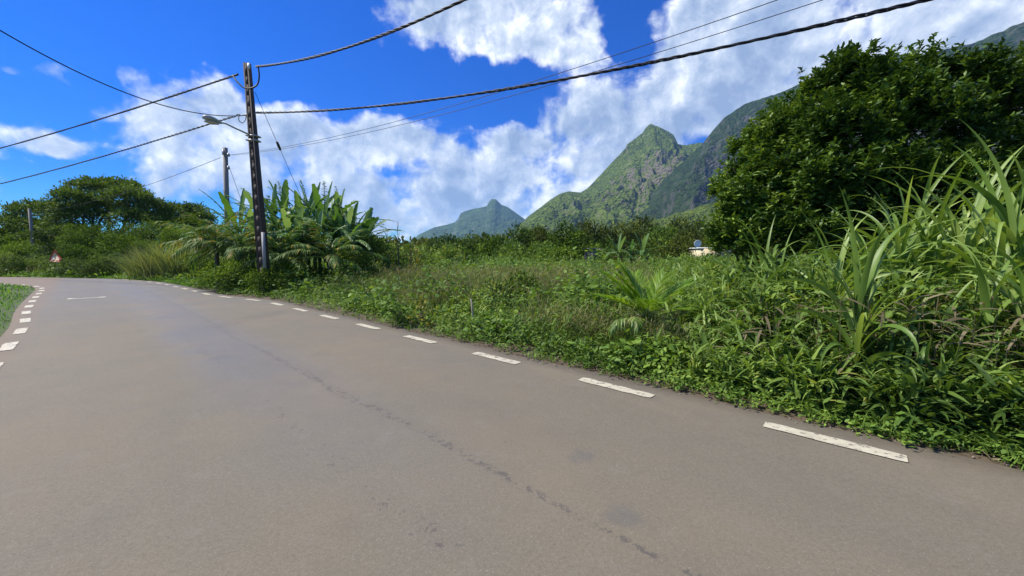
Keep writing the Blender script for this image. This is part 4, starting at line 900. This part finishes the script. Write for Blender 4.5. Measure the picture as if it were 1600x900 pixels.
# young palm
pb = P(1012, 470, 6.6)
palm('young_palm', 'young bright green palm with upright fan like fronds in the field', (pb.x, 6.6, 0), .5, 1.0, 9, 31, M_palm, .46, .2, .6, .6, .017, .45, n=46, r=.05,
     azs=[math.pi*1.02, 0.05, 2.6, .6, 3.6, -.6, 1.6, 4.4, 3.0], leans=[.55, .6, .25, .3, .9, 1.0, .5, .9, .35], liftv=.25)
yp = P(990, 450, 6.1)
palm('young_palm', 'small palm with three hanging yellowed fronds below the bright green one', (yp.x, 6.1, 0), .60, .5, 3, 33, M_cane, .26, .9, .6, 1.6, .02, 1.6, n=22, r=.03, azs=[-1.7, -2.6, .2])
palm('young_palm', 'small green palm leaning out right of the bright green one', (P(1060, 450, 6.4).x, 6.4, 0), .4, 1.0, 5, 34, M_palm, .4, .5, .6, 1.0, .035, .8, n=30, r=.04, azs=[.2, -.5, 1.2, 2.2, -1.4])
for k, (px, top, w, Y, m, lab) in enumerate([(812, 422, 60, 11.5, M_mid, 'rounded green bush in the middle of the open field'), (770, 430, 40, 11, M_weed, 'small bush left of the rounded field bush'), (622, 462, 40, 8.9, M_low, 'bright green bush near the road with yellow leaves'),
        (1120, 450, 90, 6.4, M_low, 'leafy bush right of the young palm'), (940, 470, 60, 6.8, M_weed, 'leafy bush left of the young palm'), (1170, 420, 90, 6.6, M_mid, 'bush below the leftmost big tree'), (1240, 470, 90, 5.2, M_weed, 'leafy bush left of the slim cane grass'),
        (1480, 500, 120, 4.1, M_low, 'big leafy bush between the cane grasses near the road'), (1590, 520, 110, 3.7, M_low, 'big leafy bush at the right edge near the road'), (1330, 560, 70, 4.0, M_weed, 'leafy bush at the foot of the nearest cane grass')]):
    shrub(px, top, 560, w, Y, lab, m, 400+k, leaf=.085 if Y < 8 else .1, name='bush', cat='bush', group='bushes in the near field', prof='lance' if Y < 7 else 'leaf', ratio=.32 if Y < 5.6 else .5, dens=.5 if Y < 7 else .8)
yb = P(640, 470, 8.0)
shrub(657, 470, 500, 22, 8.6, 'small plant with yellow leaves beside the bright green bush', M_yel, 450, leaf=.08, name='yellow_plant', cat='plant', dens=.35)
shrub(648, 386, 405, 12, 27, 'small bush with orange yellow flowers near the bare stalks', M_yel, 451, leaf=.12, name='flowering_bush', cat='bush', dens=.4)
# old fence post
pp = P(738, 500, 7.7); g = Geo(); tube(g, [(pp.x, 7.7, -.1), (pp.x+.01, 7.7, .4), (pp.x-.02, 7.7, .74)], [.02, .02, .016], 6)
tag(g.build('fence_post', M_pole2, origin=(pp.x, 7.7, 0)), 'thin grey post standing alone among the weeds', 'post')

# ------------------------------------------------------------------ poles
M_notch = plain('notch_dark', (.02, .016, .015), .9, .3, 5)
def hpole(name, label, bot, top, w0, w1, mat, recess=True):
    root = empty(name, (bot.x, bot.y, 0), label, 'pole', None); bot = Vector((bot.x, bot.y, 0)); A = (top-bot); n = 22
    g = Geo()
    def at(f, x, y): w = w0+(w1-w0)*f; return tuple(bot+A*f+Vector((x*w, y*w*.75, 0)))
    def beam(x0, x1, y0, y1, f0, f1):
        V = [at(f, x, y) for f in (f0, f1) for (x, y) in ((x0, y0), (x1, y0), (x1, y1), (x0, y1))]
        g.add(V, [(0, 1, 2, 3)[::-1], (4, 5, 6, 7), (0, 1, 5, 4), (1, 2, 6, 5), (2, 3, 7, 6), (3, 0, 4, 7)])
    if recess:
        beam(-.5, -.22, -.5, .5, 0, 1); beam(.22, .5, -.5, .5, 0, 1); beam(-.22, .22, -.42, .42, 0, .999)
        for k in range(n):
            f = (k+.5)/n; beam(-.2195, .2195, -.497, .497, f-.5/n, f+.22/n)
        beam(-.2205, .2205, -.48, .48, .93, .9985)
    else:
        tube(g, [bot, bot+A*.5, top], [w0/2, (w0+w1)/4, w1/2], 12)
    g.build('shaft', mat, parent=root, origin=(bot.x, bot.y, 0))
    return root
YP = 16
pt, pbm = P(386, 99, YP), P(414, 432, YP)
pole = hpole('utility_pole', 'dark black brown pole with climbing notches and a street lamp', pbm, pt, .38, .22, M_pole)
O = (pbm.x, pbm.y, 0)
arm_b = P(391, 211, YP-.1); lamp = P(338, 190, YP-2.2)
g = Geo(); tube(g, [arm_b, arm_b.lerp(lamp, .45)+Vector((0, 0, .03)), arm_b.lerp(lamp, .75)+Vector((0, 0, .06)), lamp], [.035, .03, .03, .028], 7)
arm = g.build('lamp_arm', M_lampm, parent=pole, origin=O)
g = Geo(); d = (lamp-arm_b).normalized(); q = Vector((0, 0, 1)); sdv = d.cross(q).normalized(); upv = sdv.cross(d).normalized(); V = []
prof = [(-.25, .05, .04), (-.15, .09, .07), (.05, .13, .09), (.30, .17, .11), (.50, .16, .10), (.60, .08, .06)]
for (l, w, h) in prof:
    c = lamp+d*l
    for k in range(10):
        a = k*2*math.pi/10; V.append(tuple(c+sdv*(w*math.cos(a))+upv*(h*math.sin(a)*(1 if math.sin(a) > 0 else .6))))
Q = [(i*10+k, i*10+(k+1) % 10, (i+1)*10+(k+1) % 10, (i+1)*10+k) for i in range(len(prof)-1) for k in range(10)]
V += [tuple(lamp+d*-.26), tuple(lamp+d*.62)]; T = [(60, (k+1) % 10, k) for k in range(10)]+[(61, 50+k, 50+(k+1) % 10) for k in range(10)]
g.add(V, Q, T); head = g.build('lamp_head', M_lampm, parent=pole, origin=O, smooth=True)
g = Geo(); c = lamp+d*.28-upv*.075; V = [tuple(c+d*a*.2+sdv*s_*.12-upv*z) for z in (0, .05) for a, s_ in ((-1, -1), (1, -1), (1, 1), (-1, 1))]
g.add(V, [(3, 2, 1, 0), (4, 5, 6, 7), (0, 1, 5, 4), (1, 2, 6, 5), (2, 3, 7, 6), (3, 0, 4, 7)]); g.build('lamp_glass', M_cream, parent=head, origin=O)
for yy in (213, 220):
    c = P(396, yy, YP); g = Geo(); box(g, tuple(c), (.42, .34, .05)); g.build('band', M_steel, parent=pole, origin=O)
c = P(388.5, 103, YP-.17); g = Geo(); box(g, tuple(c), (.10, .02, .22)); g.build('plate', M_white, parent=pole, origin=O)
c = P(416, 385, YP-.36); g = Geo(); box(g, (c.x-.17, c.y+.1, c.z-.15), (.11, .06, 1.45)); g.build('plank', M_roof, parent=pole, origin=O)
g = Geo(); tube(g, [P(380, 179, YP-.1), P(394, 178.5, YP)], .02, 6); tube(g, [P(394, 178.5, YP), P(402, 176, YP-.1)], .02, 6); g.build('bracket', M_steel, parent=pole, origin=O)
def smoothpath(pts, n=24):
    pts = [Vector(p) for p in pts]; out = []
    for i in range(len(pts)-1):
        p0 = pts[max(i-1, 0)]; p1 = pts[i]; p2 = pts[i+1]; p3 = pts[min(i+2, len(pts)-1)]
        for k in range(n//(len(pts)-1)+1):
            t = k/(n//(len(pts)-1)+1)
            out.append(.5*((2*p1)+(-p0+p2)*t+(2*p0-5*p1+4*p2-p3)*t*t+(-p0+3*p1-3*p2+p3)*t**3))
    out.append(pts[-1]); return out
g = Geo(); tube(g, smoothpath([P(364, 118, YP-.05), P(370, 127, YP-.2), P(381, 137, YP-.3), P(392, 138, YP-.3), P(402, 132, YP-.2), (P(405, 118, YP-.15)), P(403, 103, YP-.1)], 40), .03, 6); g.build('jumper_loop', M_cable, parent=pole, origin=O)
g = Geo(); tube(g, smoothpath([P(374, 178, YP-.1), P(373, 187, YP-.1), P(378, 192, YP-.1), P(383, 188, YP), P(385, 179, YP)], 30), .018, 6); g.build('jumper_loop', M_lampm, parent=pole, origin=O)
Y2 = 25; p2t, p2b = P(352, 231, Y2), P(356, 418, Y2)
pole2 = hpole('utility_pole', 'slim grey round pole standing behind the black one', p2b, p2t, .34, .26, M_pole2, False); O2 = (p2b.x, p2b.y, 0)
g = Geo(); c = P(349, 238, Y2-.2); box(g, tuple(c), (.10, .1, .3)); c = P(357, 242, Y2-.2); box(g, tuple(c), (.10, .1, .2)); c = P(357, 262, Y2-.2); box(g, tuple(c), (.1, .1, .2)); g.build('bracket', M_steel, parent=pole2, origin=O2)
Y3 = 43; p3t, p3b = P(46, 326, Y3), P(54, 405, Y3)
pole3 = hpole('utility_pole', 'brown pole far away at the left among the bushes', p3b, p3t, .34, .26, M_pole2, False)
# ------------------------------------------------------------------ cables
def cable(name, label, a, c, sag, r, twist=0, strands=3, beyond=None, cat='cable', mat=None, n=260):
    a, c = Vector(a), Vector(c)
    if beyond: c2 = c+(c-a).normalized()*beyond
    else: c2 = c
    L = (c2-a).length; g = Geo(); t = np.linspace(0, 1, n); base = np.array([tuple(a.lerp(c2, x)) for x in t]); base[:, 2] -= sag*4*t*(1-t)
    if twist:
        d = np.array(tuple((c2-a).normalized())); s1 = np.cross(d, [0, 0, 1]); s1 /= np.linalg.norm(s1); s2 = np.cross(d, s1)
        nn = int(L/twist*9); t = np.linspace(0, 1, nn); base = np.stack([np.interp(t, np.linspace(0, 1, n), base[:, k]) for k in range(3)], 1)
        for k in range(strands):
            th = 2*math.pi*(t*L/twist+k/strands)+.8*np.sin(t*L*.9); rr = r*1.15*(1+.25*np.sin(t*L*1.7+1))
            tube(g, base+rr[:, None]*(np.cos(th)[:, None]*s1+np.sin(th)[:, None]*s2), r, 5, .5)
    else: tube(g, base, r, 5)
    o = g.build(name, mat or M_cable, origin=tuple(a), smooth=True)
    return tag(o, label, cat, 'overhead cables')
def through(a, mid, c, f):  # sag so the cable passes a point
    return 0
def cab(label, A, B, pxm, r, twist=0, beyond=6, strands=3, sagmul=1.0):
    """A and B are ends of the seen span; pxm = (px,py) the cable passes near its middle -> sag"""
    a, c = P(*A), P(*B); best = (1e9, 0)
    for s in np.linspace(-.5, 2.5, 121):
        m = 1e9
        for t in np.linspace(.02, .98, 60):
            q = a.lerp(c, t); q.z -= s*4*t*(1-t); v = q-Vector((0, 0, CAMZ)); f = v.y*math.cos(TH)-v.z*math.sin(TH); up = v.y*math.sin(TH)+v.z*math.cos(TH)
            x = 800+F*v.x/f; y = 450-F*up/f; m = min(m, math.hypot(x-pxm[0], y-pxm[1]))
        if m < best[0]: best = (m, s)
    return cable('cable', label, a, c, best[1], r, twist, strands)
cab('thick twisted black cable from the pole top to the upper edge', (400, 104, YP), (800, -38, 9.5), (640, 38), .020, .9)
cab('twisted black cable from the pole top out to the left edge', (372, 116, YP), (-60, 247, 26.5), (200, 172), .018, .9)
cab('long twisted cable from the black pole over the field to the upper right', (400, 176, YP), (1560, -28, 7.0), (850, 128), .019, .9)
cab('black cable running left from the black pole behind the street lamp', (374, 179, YP), (-60, 301, 28), (170, 241), .018, .6, strands=2)
cab('thin cable hanging over the road from the black pole to the upper left', (386, 180, YP), (-70, 5, 8.8), (140, 122), .016)
cab('thin upper wire from the grey pole to the upper edge', (357, 242, Y2), (1300, -30, 9), (850, 125), .010)
cab('thin lower wire from the grey pole to the upper right', (357, 243, Y2), (1400, -38, 9), (850, 136), .010)
cab('thin wire from the grey pole down to the left behind the trees', (345, 246, Y2), (54, 332, Y3), (222, 292), .014)
g = Geo(); a = P(398, 143, YP); m1 = P(435, 231, YP+2); e = P(475, 318, YP+3.6); e0 = a+(e-a)*(a.z/(a.z-e.z))
tube(g, [a, e0], .010, 5); stay = tag(g.build('stay_wire', M_cable, origin=tuple(a)), 'thin stay wire with an insulator slanting from the black pole', 'wire')
g = Geo(); f = (a.z-P(435, 233, YP+1.9).z)/(a.z-e0.z); q1 = a.lerp(e0, f-.022); q2 = a.lerp(e0, f+.012); tube(g, [q1, q1.lerp(q2, .5), q2], [.05, .06, .045], 8); g.build('insulator', M_pole, parent=stay, origin=tuple(a))
stay.children[0].matrix_parent_inverse = Matrix.Identity(4)
g = Geo(); a2 = P(358, 260, Y2); e2 = P(374, 305, Y2+2); tube(g, [a2, a2+(e2-a2)*(a2.z/(a2.z-e2.z))], .012, 5); tag(g.build('stay_wire', M_cable, origin=tuple(a2)), 'thin stay wire slanting from the grey pole into the banana leaves', 'wire')

# ------------------------------------------------------------------ warning sign
YS = 29.5; sb = P(92, 432, YS); st_ = P(88, 388, YS); S0 = (sb.x, YS, 0); zc = P(89, 402, YS).z
sign = empty('warning_sign', S0, 'red bordered triangular road sign on a pale post at the bend', 'road sign')
g = Geo(); tube(g, [(sb.x, YS, 0), (sb.x-.03, YS, zc+.25)], .035, 8); g.build('post', M_lampm, parent=sign, origin=S0)
def tri(s, y, th, mat, name, cut=0, dx=0):
    c = np.array([sb.x-.05, y, zc]); V = []
    for yy in (0, th):
        for k in range(3):
            a = math.pi/2+k*2*math.pi/3
            for da in (-.12, .12): V.append(c+np.array([math.cos(a+da)*s, yy, math.sin(a+da)*s]))
    g = Geo(); g.add(V, [(0, 1, 2, 3), (0, 3, 4, 5), (9, 8, 7, 6), (11, 10, 9, 6)]+[(k, (k+1) % 6, 6+(k+1) % 6, 6+k) for k in range(6)]); return g.build(name, mat, parent=sign, origin=S0)
tri(.56, YS-.07, .02, M_red, 'border'); tri(.36, YS-.075, .004, M_cream, 'face')
g = Geo(); box(g, (sb.x-.05, YS-.08, zc-.05), (.06, .006, .24)); box(g, (sb.x-.05, YS-.08, zc+.12), (.08, .0055, .06)); g.build('symbol', M_black, parent=sign, origin=S0)

# ------------------------------------------------------------------ air
m, b = newmat('haze_air'); pv = b.n('ShaderNodeVolumePrincipled'); pv.inputs['Color'].default_value = (.32, .60, 1.0, 1); pv.inputs['Density'].default_value = 0.8e-4; pv.inputs['Anisotropy'].default_value = .1
o = b.n('ShaderNodeOutputMaterial'); b.L(pv.outputs[0], o.inputs['Volume'])
g = Geo(); box(g, (0, 2900, 424), (15000, 8000, 852)); tag(g.build('haze', m), 'pale blue air between the camera and the mountains', kind='stuff')
